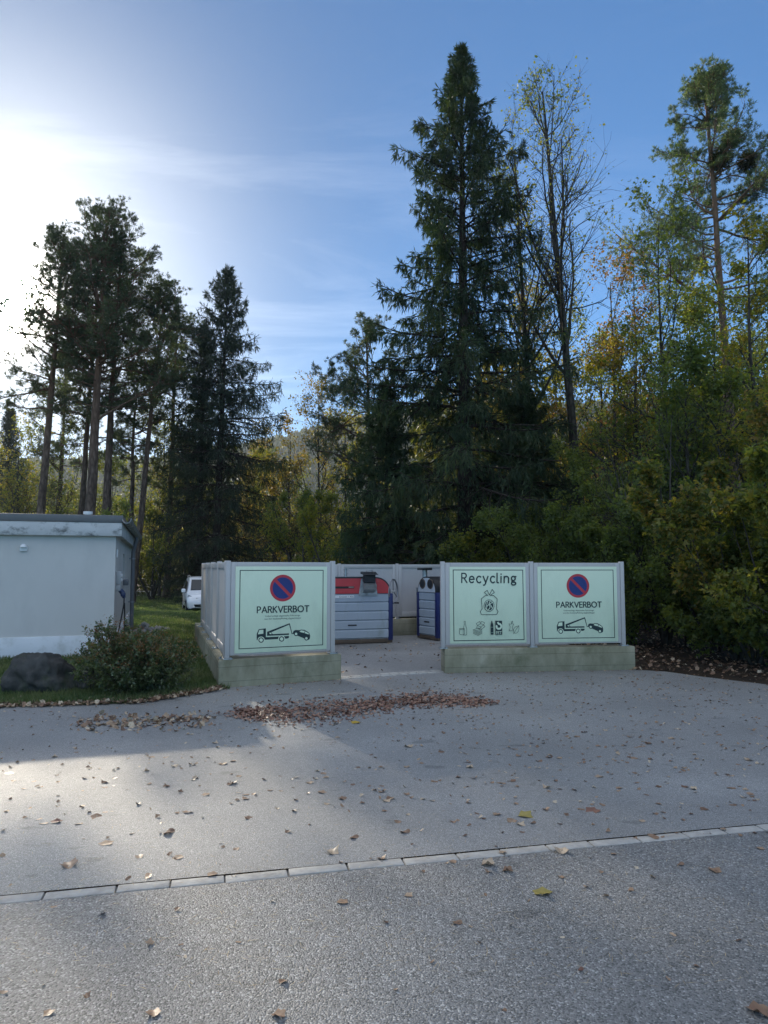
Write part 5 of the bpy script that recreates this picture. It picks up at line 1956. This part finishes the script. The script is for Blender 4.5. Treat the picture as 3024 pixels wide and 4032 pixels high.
    # ---- wood edge at the right; each tree its own place, height, colour
    W = [  # px, depth, top row, material, spread, crown0, n1,n2,n3,nl, leaf, lobes, keep, stems, r0, label
        (1440, 20, 470, 'leaf_green', 0.30, 0.22, 22, 8, 6, 5, 0.10, 3, 0.7, 1, 0.10, 'slender green maple reaching into the blue gap'),
        (1335, 25, 600, 'leaf_red', 0.30, 0.25, 22, 8, 6, 6, 0.11, 1, 0.7, 1, 0.11, 'thin tree with reddish leaves right of the bare maple'),
        (1650, 17, 500, 'leaf_yellow', 0.27, 0.15, 24, 8, 6, 6, 0.09, 3, 0.7, 1, 0.10, 'yellowing maple at the right edge under the pine'),
        (1560, 21, 650, 'leaf_olive', 0.33, 0.15, 26, 8, 6, 8, 0.11, 1, 0.9, 1, 0.12, 'olive green tree in front of the mistletoe pine trunk'),
        (1490, 17, 800, 'leaf_green', 0.40, 0.12, 26, 8, 6, 9, 0.10, 1, 1.0, 1, 0.10, 'dense green tree behind the bare branched bush'),
        (1385, 22, 760, 'leaf_yellow', 0.38, 0.12, 24, 8, 6, 8, 0.10, 1, 0.85, 1, 0.10, 'sunlit yellow tree between the maple trunk and green tree'),
        (1240, 30, 780, 'leaf_yellow', 0.40, 0.15, 24, 8, 6, 8, 0.12, 1, 0.9, 1, 0.12, 'glowing yellow tree behind the tall maple trunk'),
        (1310, 34, 700, 'leaf_olive', 0.38, 0.15, 24, 8, 6, 8, 0.14, 1, 0.9, 1, 0.14, 'pale olive tree deep in the wood right of the maple'),
        (1500, 34, 630, 'leaf_olive', 0.36, 0.15, 24, 8, 6, 8, 0.14, 1, 0.9, 1, 0.14, 'tall olive tree deep in the wood below the pine branch'),
        (1640, 30, 650, 'leaf_green', 0.36, 0.15, 24, 8, 6, 8, 0.13, 1, 0.9, 1, 0.14, 'green tree deep in the wood at the right edge'),
        (1392, 27, 545, 'leaf_green', 0.26, 0.2, 22, 8, 6, 5, 0.09, 1, 0.75, 1, 0.09, 'thin twiggy tree in the gap between the reddish and the slender green tree'),
        (1150, 31, 660, 'leaf_brown', 0.36, 0.15, 22, 8, 6, 7, 0.12, 1, 0.8, 1, 0.12, 'browning tree behind the tallest spruce, right side'),
    ]
    for i, (px, dep, top, mt, sp, c0, n1, n2, n3, nl, lf, lob, kp, stm, r0, lab) in enumerate(W):
        b = foot(px, dep)
        H = top_h(top, dep, b[2])
        broadleaf('broadleaf_tree', b, H, lab, g_br, 60 + i, mt, spread=sp, crown0=c0, n1=n1, n2=n2, n3=n3, nl=nl, leaf=lf, lobes=lob, keep=kp * 0.75, stems=stm, r0=r0, ang=0.75, up=0.1)
    # shrubs and low trees of the wood edge
    S = [
        (1175, 19.5, 985, 'leaf_green', 4, 0.55, 0.10, 1, 'hazel bush with large dull leaves behind the Recycling sign', 'bush'),
        (1275, 18.5, 1060, 'leaf_green', 4, 0.55, 0.10, 1, 'dark green bush behind the right no parking sign', 'bush'),
        (1095, 21.0, 1110, 'leaf_olive', 4, 0.6, 0.10, 1, 'low olive bush at the foot of the tallest spruce', 'bush'),
        (1360, 16.0, 1090, 'leaf_green', 4, 0.5, 0.09, 1, 'green bush at the right end of the sign wall', 'bush'),
        (1400, 19.0, 960, 'leaf_green', 4, 0.5, 0.10, 1, 'taller green bush behind the end of the sign wall', 'bush'),
        (1545, 14.5, 1010, 'leaf_green', 5, 0.5, 0.10, 1, 'broad green bush right of the bare branched bush', 'bush'),
        (1625, 12.6, 900, 'leaf_edge', 4, 0.50, 0.115, 3, 'yellow tinged maple bush hanging over the right edge', 'bush'),
        (1585, 13.2, 1130, 'leaf_green', 5, 0.55, 0.10, 3, 'low green bush touching the forecourt at the right', 'bush'),
        (1690, 11.6, 1000, 'leaf_olive', 5, 0.5, 0.11, 3, 'olive bush cut by the right edge beside the forecourt', 'bush'),
        (1480, 15.4, 1200, 'leaf_green', 5, 0.6, 0.09, 1, 'knee high green growth at the foot of the bare branched bush', 'bush'),
    ]
    for i, (px, dep, top, mt, st, sp, lf, lob, lab, ct) in enumerate(S):
        b = foot(px, dep)
        H = top_h(top, dep, b[2])
        broadleaf('leafy_bush', b, H, lab, 'bushes along the wood edge', 90 + i, mt, spread=sp, crown0=0.08, n1=28, n2=8, n3=6, nl=10, leaf=lf * 0.78, lobes=lob, keep=1.0, stems=st, r0=0.05, ang=0.8, up=0.06, cat=ct, twig=0.004)
    b = foot(1436, 15.6)
    broadleaf('bare_bush', b, top_h(860, 15.6, b[2]), 'bush of many bare grey branches right of the sign wall', 'bushes along the wood edge', 120, 'leaf_green', spread=0.45, crown0=0.12, n1=30, n2=9, n3=6, nl=2, leaf=0.08,
              keep=0.35, stems=6, r0=0.07, ang=0.6, up=0.05, cat='bush')

    # ---- broadleaved trees in the middle and behind the left pines
    Mi = [
        (690, 46, 850, 'leaf_brown', 0.36, 0.18, 0.45, 0.14, 'thin crowned brown tree in the gap left of the great spruce'),
        (625, 54, 925, 'leaf_brown', 0.36, 0.12, 0.75, 0.16, 'rust tinged tree right of the layered spruce'),
        (745, 50, 905, 'leaf_yellow', 0.34, 0.14, 0.7, 0.15, 'yellow green tree between the brown tree and the spruce'),
        (590, 60, 990, 'leaf_olive', 0.40, 0.10, 0.9, 0.17, 'rounded olive tree against the foot of the far hill'),
        (660, 40, 1060, 'leaf_olive', 0.5, 0.06, 1.0, 0.13, 'low leafy tree above the bay, left of the spruce'),
        (735, 36, 1085, 'leaf_yellow', 0.5, 0.06, 0.9, 0.12, 'low yellow green tree directly above the red lidded container'),
        (40, 58, 950, 'leaf_yellow', 0.42, 0.1, 0.8, 0.17, 'golden leaved tree behind the building at the left edge'),
        (125, 60, 905, 'leaf_olive', 0.40, 0.1, 0.7, 0.17, 'thin olive tree between the leftmost pine trunks'),
        (240, 66, 1000, 'leaf_olive', 0.45, 0.1, 0.85, 0.18, 'leafy tree low behind the pine trunks'),
        (345, 60, 900, 'leaf_yellow', 0.40, 0.12, 0.75, 0.17, 'sunlit yellow tree behind the leaning pine'),
        (400, 66, 950, 'leaf_olive', 0.40, 0.1, 0.85, 0.18, 'olive tree in the dark behind the two left spruces'),
        (545, 64, 1010, 'leaf_brown', 0.42, 0.08, 0.9, 0.18, 'brownish tree low behind the layered spruce'),
        (215, 40, 1085, 'leaf_green', 0.5, 0.1, 1.0, 0.13, 'green bush showing just over the roof of the building'),
        (330, 52, 1080, 'leaf_olive', 0.5, 0.06, 1.0, 0.15, 'dark bush at the far end of the lawn beside the building'),
    ]
    for i, (px, dep, top, mt, sp, c0, kp, lf, lab) in enumerate(Mi):
        b = foot(px, dep)
        H = top_h(top, dep, b[2])
        broadleaf('broadleaf_tree', b, H, lab, 'broadleaved trees beyond the lawn', 140 + i, mt, spread=sp, crown0=c0, n1=24, n2=8, n3=6, nl=6, leaf=lf, keep=kp, r0=0.14, ang=0.8, up=0.1, stems=1 if H > 8 else 4)

    # ---- the depth of the wood behind everything, one mass of leaves with stems in it
    rng = np.random.default_rng(9)
    n = 120000
    x = rng.uniform(-62, 62, n)
    y = rng.uniform(66, 92, n)
    xr = rng.uniform(2, 40, n // 2)
    yr = rng.uniform(40, 55, n // 2)
    x = np.concatenate([x, xr])
    y = np.concatenate([y, yr])
    hmax = (9.5 + 2.5 * np.sin(x * 0.31) + 2.0 * np.sin(x * 0.83 + 1) + 1.2 * np.sin(x * 2.1))
    hmax = np.where(np.arange(len(x)) >= n, hmax + 3.0, hmax * 0.95)
    z = gz(x, y) + hmax * rng.uniform(0, 1, len(x)) ** 0.8
    c = np.stack([x, y, z], 1)
    Q, rn = leaves(c, norm(rng.normal(size=c.shape)), 0.42, rng, 1, 0.3)
    o = np_mesh('far_wood', Q.reshape(-1, 3), np.arange(len(Q) * 4).reshape(-1, 4), M['far_wood'], rnd=rn)
    tag(o, 'dim leafy depth of the wood behind the nearer trees', 'wood', kind='stuff')


build_trees()


# ------------------------------------------------------------------ shrub, boulders, bench
def build_small_growth():
    rng = np.random.default_rng(200)
    # flowering shrub beside the lawn
    c = G(508, 2752)
    root = thing('flowering_shrub', (c.x, c.y + 0.35, 0), 0, 'rounded shrub with rusty faded flower heads between boulder and recycling bay', 'shrub')
    n = 120
    az = rng.uniform(0, 2 * np.pi, n)
    el = np.arccos(rng.uniform(0.12, 1.0, n))
    L = rng.uniform(0.75, 1.1, n) * (0.86 - 0.08 * np.cos(az))
    K = 7
    st = np.zeros((n, K, 3))
    d = np.stack([np.cos(az) * np.sin(el) * 0.85, np.sin(az) * np.sin(el) * 0.75, np.cos(el) * 1.15 + 0.1], 1)
    st[:, 0] = np.stack([np.cos(az) * 0.08, np.sin(az) * 0.08, np.zeros(n)], 1)
    for j in range(1, K):
        d = norm(d + rng.normal(0, 0.08, (n, 3)) + np.array([0, 0, 0.05]))
        st[:, j] = st[:, j - 1] + d * (L / (K - 1))[:, None]
    R = np.full((n, K), 0.006) * np.linspace(1, 0.4, K)
    B_, BR = sprout(st, R, 8, 0.25, 1.0, 0.6, 0.35, 4, rng, up=0.1, noise=0.1, rmin=0.002)
    V, F = tubes([(st, R, 5), (B_, BR, 3)])
    np_mesh('stem', V, F, M['bark_grey'], root, smooth_=True)
    c1, d1 = points_on(B_, 16, rng, 0.1, 1.0)
    c2, d2 = points_on(st, 22, rng, 0.25, 1.0)
    Q, rn = leaves(np.concatenate([c1, c2]), np.concatenate([d1, d2]), 0.05, rng, 1, 0.2, 0.5)
    np_mesh('foliage', Q.reshape(-1, 3), np.arange(len(Q) * 4).reshape(-1, 4), M['leaf_shrub'], root, rnd=rn)
    tips = np.concatenate([st[:, -1], B_[::2, -1]])
    tips = tips[tips[:, 2] > 0.45]
    m = 11
    cc = np.repeat(tips, m, 0) + rng.normal(0, 1, (len(tips) * m, 3)) * np.array([0.045, 0.045, 0.018])
    Q, rn = leaves(cc, norm(rng.normal(size=cc.shape)), 0.020, rng, 1, 0.0, 0.8)
    np_mesh('flower_heads', Q.reshape(-1, 3), np.arange(len(Q) * 4).reshape(-1, 4), M['flower_rust'], root, rnd=rn)

    def boulder(name, c, s, seed, label, rz):
        r = np.random.default_rng(seed)
        bm = bmesh.new()
        bmesh.ops.create_icosphere(bm, subdivisions=5, radius=1.0)
        ph = r.uniform(0, 6, 9)
        planes = [(Vector(p).normalized(), o) for p, o in zip(r.normal(size=(9, 3)), r.uniform(0.60, 0.85, 9))]
        for v in bm.verts:
            p = v.co.copy()
            for nn, o in planes:
                e = p.dot(nn) - o
                if e > 0:
                    p -= nn * e * 0.85
            w = 0.05 * math.sin(4 * p.x + ph[0]) + 0.05 * math.sin(5 * p.y + ph[1] + 3 * p.z) + 0.025 * math.sin(11 * p.z + ph[2] + 7 * p.x) + 0.012 * math.sin(23 * p.x + ph[3] + 19 * p.y)
            q = v.co * 2.2 + Vector((seed * 3.1, 0, 0))
            w += 0.16 * noise.ridged_multi_fractal(q, 0.9, 2.1, 5, 1.0, 2.0) - 0.16
            w += 0.03 * noise.fractal(v.co * 9, 0.8, 2.0, 4)
            p *= (1 + w)
            if p.z < -0.35:
                p.z = -0.35
            v.co = Vector((p.x * s[0], p.y * s[1], (p.z + 0.3) * s[2]))
        mb = MB()
        mb.bm(bm)
        o = mb.build(name, M['rock'], None, True)
        o.location = c
        o.rotation_euler = (0, 0, rz)
        tag(o, label, 'boulder', 'boulders in front of the building')
    c = G(132, 2745)
    boulder('boulder', (c.x, c.y + 0.3, -0.03), (0.47, 0.36, 0.50), 4, 'large dark flat topped boulder at the left edge of the lawn', 0.3)
    c = G(298, 2738)
    boulder('boulder', (c.x, c.y + 0.32, -0.03), (0.20, 0.24, 0.27), 7, 'smaller boulder tucked against the flowering shrub', 1.0)

    # pale stones at the foot of the downpipe
    c0 = G(443, 2587)
    q = c0 + SIDE * 5.6 + ACROSS * 0.55
    mb = MB()
    for k in range(90):
        bm = bmesh.new()
        bmesh.ops.create_icosphere(bm, subdivisions=1, radius=rng.uniform(0.04, 0.09))
        a, r_ = rng.uniform(0, 6.28), 0.6 * math.sqrt(rng.uniform(0, 1))
        hgt = 0.28 * (1 - r_ / 0.6)
        for v in bm.verts:
            v.co += Vector(rng.normal(0, 0.008, 3))
        mb.bm(bm, Matrix.Translation((r_ * math.cos(a), r_ * math.sin(a) * 1.6, hgt * rng.uniform(0, 1))))
    o = mb.build('stone_heap', M['gravel'], None, True)
    o.location = (q.x, q.y, float(gz(q.x, q.y)))
    tag(o, 'heap of pale stones beside the downpipe of the white building', 'stones', kind='stuff')

    # bench at the far end of the lawn
    b = AT(567, 2320, 62)
    zg = float(gz(b.x, b.y))
    root = thing('garden_bench', (b.x, b.y, zg), 0.1, 'pale wooden bench at the dark far end of the lawn', 'bench')
    mb = MB()
    mb.box((0, 0, 0.45), (1.5, 0.4, 0.06), None, 0, 0.01)
    mb.build('seat', M['wood'], root)
    for sx in (-0.6, 0.6):
        mb = MB()
        mb.box((sx, 0, 0.21), (0.08, 0.36, 0.42), None, 0, 0.01)
        mb.build('leg', M['wood'], root)


build_small_growth()


# ------------------------------------------------------------------ grass, fallen leaves, needles
def leaf_shape(rng, lobed, size):
    """a curled fallen leaf as a small mesh: V (n,3), quads"""
    n = 15
    a = np.linspace(0, 2 * np.pi, n, endpoint=False)
    if lobed:
        r = 0.62 + 0.38 * np.abs(np.cos(2.5 * a)) ** 1.3
        r *= rng.uniform(0.85, 1.12, n)
    else:
        r = 0.55 + 0.35 * np.abs(np.cos(a)) ** 1.5
        r *= rng.uniform(0.93, 1.05, n)
    x, y = r * np.cos(a) * 0.5 * size, r * np.sin(a) * (0.5 if lobed else 0.36) * size
    curl = rng.uniform(0.12, 0.7)
    ph = rng.uniform(0, 6.28)
    z = (x ** 2 + y ** 2) / size * curl * (1 + np.sin(2 * a + ph)) + 0.05 * size * rng.uniform(0, 1, n)
    mid = np.stack([x * 0.45, y * 0.45, z * 0.35 + 0.012 * size], 1)
    V = np.concatenate([np.stack([x, y, z], 1), mid, [[0, 0, 0.01 * size]]])
    F = []
    for i in range(n):
        j = (i + 1) % n
        F.append((i, j, n + j, n + i))
    for i in range(0, n - 1, 2):
        F.append((n + i, n + i + 1, n + (i + 2) % n, 2 * n))
    return V, np.array(F)


def scatter_leaves(name, pts, rng, size, mat, tilt, label, cat, lobed_share=0.5, rnd_pow=1.0):
    shapes = [leaf_shape(rng, k < 8 * lobed_share, 1.0) for k in range(8)]
    Vs, Fs, Rn = [], [], []
    off = 0
    for p in pts:
        V, F = shapes[rng.integers(0, 8)]
        s = size * rng.uniform(0.55, 1.25)
        rx, ry, rz = rng.normal(0, tilt), rng.normal(0, tilt), rng.uniform(0, 6.28)
        Rm = np.array(Matrix.Rotation(rz, 3, 'Z') @ Matrix.Rotation(rx, 3, 'X') @ Matrix.Rotation(ry, 3, 'Y'))
        v = (V * s) @ Rm.T
        v[:, 2] -= v[:, 2].min() * 0.9
        Vs.append(v + p)
        Fs.append(F + off)
        off += len(V)
        Rn.append(np.full(len(F), rng.uniform(0, 1) ** rnd_pow))
    o = np_mesh(name, np.concatenate(Vs), np.concatenate(Fs), mat, None, rnd=np.concatenate(Rn), smooth_=True)
    tag(o, label, cat, kind='stuff')
    return o


def build_litter():
    rng = np.random.default_rng(300)
    ZA = 0.0172
    # the swept heap of beech leaves: spine and half width, in photo pixels of the 1659-wide view
    sp = [(515, 1543, 8), (560, 1545, 16), (630, 1545, 24), (700, 1540, 24), (760, 1533, 20), (820, 1525, 15), (880, 1517, 14), (940, 1513, 14), (1000, 1517, 13), (1050, 1522, 7)]
    pts = []
    for i in range(2900):
        t = rng.uniform(0, len(sp) - 1)
        k = int(t)
        f = t - k
        x, y, h = [sp[k][q] * (1 - f) + sp[k + 1][q] * f for q in range(3)]
        e = rng.normal(0, 0.62)
        if abs(e) > 1.5:
            continue
        p = G((x + rng.normal(0, 16)) * 1.8228, (y + e * h) * 1.8228)
        z = ZA + max(0, 0.014 * (h / 24) * (1 - e * e)) * rng.uniform(0, 1)
        pts.append((p.x, p.y, z))
    scatter_leaves('leaf_heap', pts, rng, 0.053, M['fallen_red'], 0.28, 'long swept heap of red brown beech leaves in front of the bay', 'leaves', 0.1)
    # thinner drift at the left, and the seam of leaves along the lawn
    pts = []
    for i in range(300):
        t = rng.uniform(0, 1)
        x = 170 + 290 * t + rng.normal(0, 10)
        y = 1570 - 12 * t + rng.normal(0, 9)
        p = G(x * 1.8228, y * 1.8228)
        pts.append((p.x, p.y, ZA))
    for i in range(1500):
        t = rng.uniform(0, 1)
        e = [G(-120, 2800), G(0, 2788), G(547, 2772), G(857, 2722)]
        k = min(2, int(t * 3))
        f = t * 3 - k
        b = e[k] * (1 - f) + e[k + 1] * f
        q = abs(rng.normal(0, 0.22))
        pts.append((b.x + rng.normal(0, 0.05), b.y + q - 0.12, 0.02 + 0.02 * rng.uniform()))
    scatter_leaves('leaf_drift', pts, rng, 0.065, M['fallen'], 0.4, 'thin drift of curled brown leaves along the lawn edge', 'leaves', 0.4)
    # litter sprinkled over the forecourt, denser to the right and far side
    pts = []
    while len(pts) < 2100:
        px, py = rng.uniform(-100, 3124), 2660 + rng.exponential(170)
        if py > 4000:
            continue
        if py < 3000 and px < 700 and rng.uniform() < 0.4:
            continue
        if px < 1500 and rng.uniform() < 0.35:
            continue
        p = G(px, py)
        if p.y > 11.2 and p.x < 3.7:
            continue
        if (p - P1).dot(SIDE) > -0.05 and p.x < P2.x and (p - P1).dot(ACROSS) > 0 and p.y > P1.y - 0.1 + (p.x - P1.x) * 0.25:
            continue
        if p.x < -2.2 and p.y > 9.1:
            continue
        if R1.x - 0.1 < p.x < R2.x + 0.1 and p.y > R1.y - 0.15 + (p.x - R1.x) * 0.06:
            continue
        pts.append((p.x, p.y, ZA if (p - KA).dot(KN) > KW else 0.013))
    for a_, b_, k_ in ((P1, P2, 70), (R1, R2, 90)):
        nn_ = Vector(((b_ - a_).y, -(b_ - a_).x, 0)).normalized()
        for i in range(k_):
            p = a_ + (b_ - a_) * rng.uniform(0, 1) + nn_ * abs(rng.normal(0.02, 0.05))
            pts.append((p.x, p.y, ZA))
    scatter_leaves('leaf_litter', pts, rng, 0.036, M['fallen'], 0.22, 'small brown leaves and scraps strewn over the asphalt', 'leaves', 0.4)
    # inside the bay
    pts = []
    for i in range(160):
        p = P1 + ACROSS * rng.uniform(1.9, 6) + SIDE * rng.uniform(0.9, 5.5)
        pts.append((p.x, p.y, ZA))
    scatter_leaves('bay_litter', pts, rng, 0.06, M['fallen'], 0.3, 'few dark leaves on the asphalt inside the bay', 'leaves', 0.4)
    # floor of the wood
    pts = []
    for i in range(9000):
        x = rng.uniform(4.1, 17)
        y = rng.uniform(10.0, 22)
        e = np.interp(x, [3.9, 5.0, 5.9, 6.5, 14], [11.7, 11.5, 10.7, 10.3, 8.2])
        if y < e + rng.exponential(0.08):
            continue
        pts.append((x, y, float(gz(x, y)) + 0.01 + 0.03 * rng.uniform()))
    scatter_leaves('wood_litter', pts, rng, 0.075, M['fallen'], 0.4, 'carpet of fallen leaves under the wood edge at the right', 'leaves', 0.6, 2.2)

    # single leaves on the near asphalt
    protos = []
    for k in range(10):
        V, F = leaf_shape(rng, k < 7, 1.0)
        me_o = np_mesh('fallen_leaf', V, F, M['fallen'], None, rnd=np.full(len(F), rng.uniform(0.2, 1.0)), smooth_=True)
        protos.append(me_o)
    special = [
        (1172, 1935, 0.135, 'fallen_olive', 'olive yellow maple leaf on the near road by the kerb stones'),
        (768, 1565, 0.15, 'fallen_yellow', 'bright yellow maple leaf in front of the swept heap'),
        (1135, 1768, 0.15, 'fallen_olive', 'flat olive leaf on the forecourt, short of the kerb stones'),
        (1280, 1757, 0.15, 'fallen_red', 'large dark folded leaf on the forecourt at the right'),
        (150, 1876, 0.14, 'fallen', 'upright curled leaf on the forecourt at the left'),
        (740, 1954, 0.09, 'fallen', 'curled pale leaf on the near road, middle of the photo'),
        (1255, 2102, 0.055, 'fallen_red', 'small reddish leaf alone on the near road at the right'),
        (1412, 1814, 0.13, 'fallen', 'curled leaf lying on the kerb stones at the right'),
        (122, 1781, 0.10, 'fallen_red', 'dark crumpled leaf on the sunlit forecourt at the left'),
        (365, 1805, 0.15, 'fallen', 'broad pale leaf on the sunlit forecourt'),
        (230, 1828, 0.12, 'fallen', 'pale leaf lying flat near the kerb stones at the left'),
        (1640, 2195, 0.12, 'fallen', 'leaf cut by the lower right corner of the photo'),
    ]
    grp = 'single fallen leaves on the asphalt'

    def put(px, py, size, mat, label):
        p = G(px * 1.8228, py * 1.8228)
        k = rng.integers(0, 10)
        src = protos[k]
        o = src.copy()
        link(o)
        z = ZA if (p - KA).dot(KN) > KW else (0.014 if (p - KA).dot(KN) < 0 else 0.020)
        o.location = (p.x, p.y, z)
        o.rotation_euler = (rng.normal(0, 0.08), rng.normal(0, 0.08), rng.uniform(0, 6.28))
        o.scale = (size, size, size * rng.uniform(0.4, 1.1))
        tag(o, label, 'leaf', grp)
        if mat != 'fallen':
            o.data = o.data.copy()
            o.data.materials[0] = M[mat]
    for s in special:
        put(s[0], s[1], s[2] * 0.78, s[3], s[4])
    rows = [(30, 1690), (70, 1690), (90, 1700), (245, 1684), (290, 1812), (320, 1895), (362, 1707), (390, 1854), (500, 1700), (548, 1726), (455, 1890), (512, 1835), (300, 1858), (120, 1700),
            (715, 1846), (760, 1810), (800, 1700), (880, 1720), (940, 1690), (995, 1690), (1050, 1870), (1085, 1850), (1110, 1775), (1150, 1640), (980, 1865), (870, 1808), (820, 1860),
            (1300, 1680), (1340, 1710), (1380, 1690), (1205, 1845), (1330, 1852), (1470, 1870), (1545, 1890), (1600, 1812), (1640, 1840), (1500, 1640), (1560, 1800), (1010, 1745), (620, 1800),
            (690, 1720), (745, 1728), (15, 1680), (60, 1750), (205, 1770), (410, 1760), (1205, 1640), (1090, 1700), (1420, 1740), (1580, 1710), (1620, 1650), (880, 1620), (800, 1640), (990, 2000),
            (880, 1935), (1100, 1888), (1210, 1900), (330, 2200), (110, 2195), (605, 2200), (480, 1650), (530, 1660), (1290, 1640), (1245, 1600), (1395, 1610), (1450, 1600), (1360, 1640)]
    for x, y in rows:
        put(x + rng.uniform(-6, 6), y + rng.uniform(-6, 6), rng.uniform(0.04, 0.095), 'fallen', 'curled brown leaf lying on the grey asphalt')
    for i in range(150):
        x, y = rng.uniform(0, 1659), rng.uniform(1580, 1790)
        if x < 800 and rng.uniform() < 0.4:
            continue
        put(x, y, rng.uniform(0.035, 0.075), 'fallen', 'curled brown leaf lying on the grey asphalt')
    for p in protos:
        bpy.data.objects.remove(p)

    # dry pine needles and twigs, mostly near the kerb stones
    n = 2600
    px = rng.uniform(-100, 3124, n)
    py = 2780 + rng.beta(2.2, 1.6, n) * 1150
    c, keep = [], []
    for i in range(n):
        p = G(px[i], py[i])
        s = (p - KA).dot(KN)
        if i % 3 == 0:                      # caught along the stones
            p = KA + KD * rng.uniform(9, 30) + KN * (KW * 0.5 + rng.normal(0, 0.07))
            s = (p - KA).dot(KN)
        z = 0.0178 if s > KW + 0.01 else (0.0195 if s > 0 else 0.0135)
        c.append((p.x, p.y, z))
    c = np.array(c)
    a = rng.uniform(0, 2 * np.pi, n)
    d = np.stack([np.cos(a), np.sin(a), rng.uniform(0.0, 0.10, n)], 1)
    nr = np.tile([[0, 0, 1.0]], (n, 1))
    Q = rhombi(c, d, nr, rng.uniform(0.02, 0.075, n), rng.uniform(0.0012, 0.003, n))
    o = np_mesh('pine_needles', Q.reshape(-1, 3), np.arange(n * 4).reshape(-1, 4), M['needle_dry'], None, rnd=rng.uniform(0, 1, n))
    tag(o, 'dry pine needles and stalks scattered on the asphalt', 'needles', kind='stuff')

    # grass blades on the visible part of the lawn
    pts = []
    n = 160000
    y = 8.6 + 50 * rng.uniform(0, 1, n) ** 2.2
    x = rng.uniform(-1, 1, n)
    lo = -0.56 * y - 0.4
    hi = -2.2 - 0.315 * (y - 9.9) + 0.1
    hi = np.where(y > 16.5, -0.25 * y, hi)
    x = lo + (hi - lo) * (x * 0.5 + 0.5)
    fr = [G(0, 2790), G(547, 2774), G(857, 2722)]
    lim = np.interp(x, [-60, fr[0].x, fr[1].x, fr[2].x], [fr[0].y - 0.5, fr[0].y, fr[1].y, fr[2].y])
    ok = (y > lim + 0.05)
    c0 = G(443, 2587)
    rel = np.stack([x - c0.x, y - c0.y], 1)
    inside = ((rel @ np.array([ACROSS.x, ACROSS.y])) < 0.02) & ((rel @ np.array([SIDE.x, SIDE.y])) > -0.02) & ((rel @ np.array([SIDE.x, SIDE.y])) < 8.6)
    ok &= ~inside
    x, y = x[ok], y[ok]
    n = len(x)
    c = np.stack([x, y, gz(x, y) + 0.01], 1)
    d = norm(rng.normal(0, 0.45, (n, 3)) * np.array([1, 1, 0]) + np.array([0, 0, 1.0]))
    h = rng.uniform(0.04, 0.10, n) * (1 + 0.02 * y)
    Q = rhombi(c, d, norm(rng.normal(size=(n, 3))), h, 0.007 + 0.0006 * y, 0.2)
    o = np_mesh('grass', Q.reshape(-1, 3), np.arange(n * 4).reshape(-1, 4), M['grass'], None, rnd=rng.uniform(0, 1, n))
    tag(o, 'short lawn grass between the building and the recycling bay', 'grass', kind='stuff')


build_litter()


# ------------------------------------------------------------------ the air
def build_haze():
    mb = MB()
    mb.box((0, 560, 84), (3200, 2100, 176))
    m = bpy.data.materials.new('thin_haze')
    m.use_nodes = True
    n, l = m.node_tree.nodes, m.node_tree.links
    n.clear()
    out = n.new('ShaderNodeOutputMaterial')
    v = n.new('ShaderNodeVolumePrincipled')
    v.inputs['Color'].default_value = (0.80, 0.90, 1.0, 1)
    v.inputs['Density'].default_value = HAZE
    v.inputs['Anisotropy'].default_value = 0.45
    l.new(v.outputs[0], out.inputs['Volume'])
    o = mb.build('haze', m)
    o['kind'] = 'stuff'
    o['label'] = 'thin bright autumn haze in the air over the valley'


HAZE = 0.00022
build_haze()
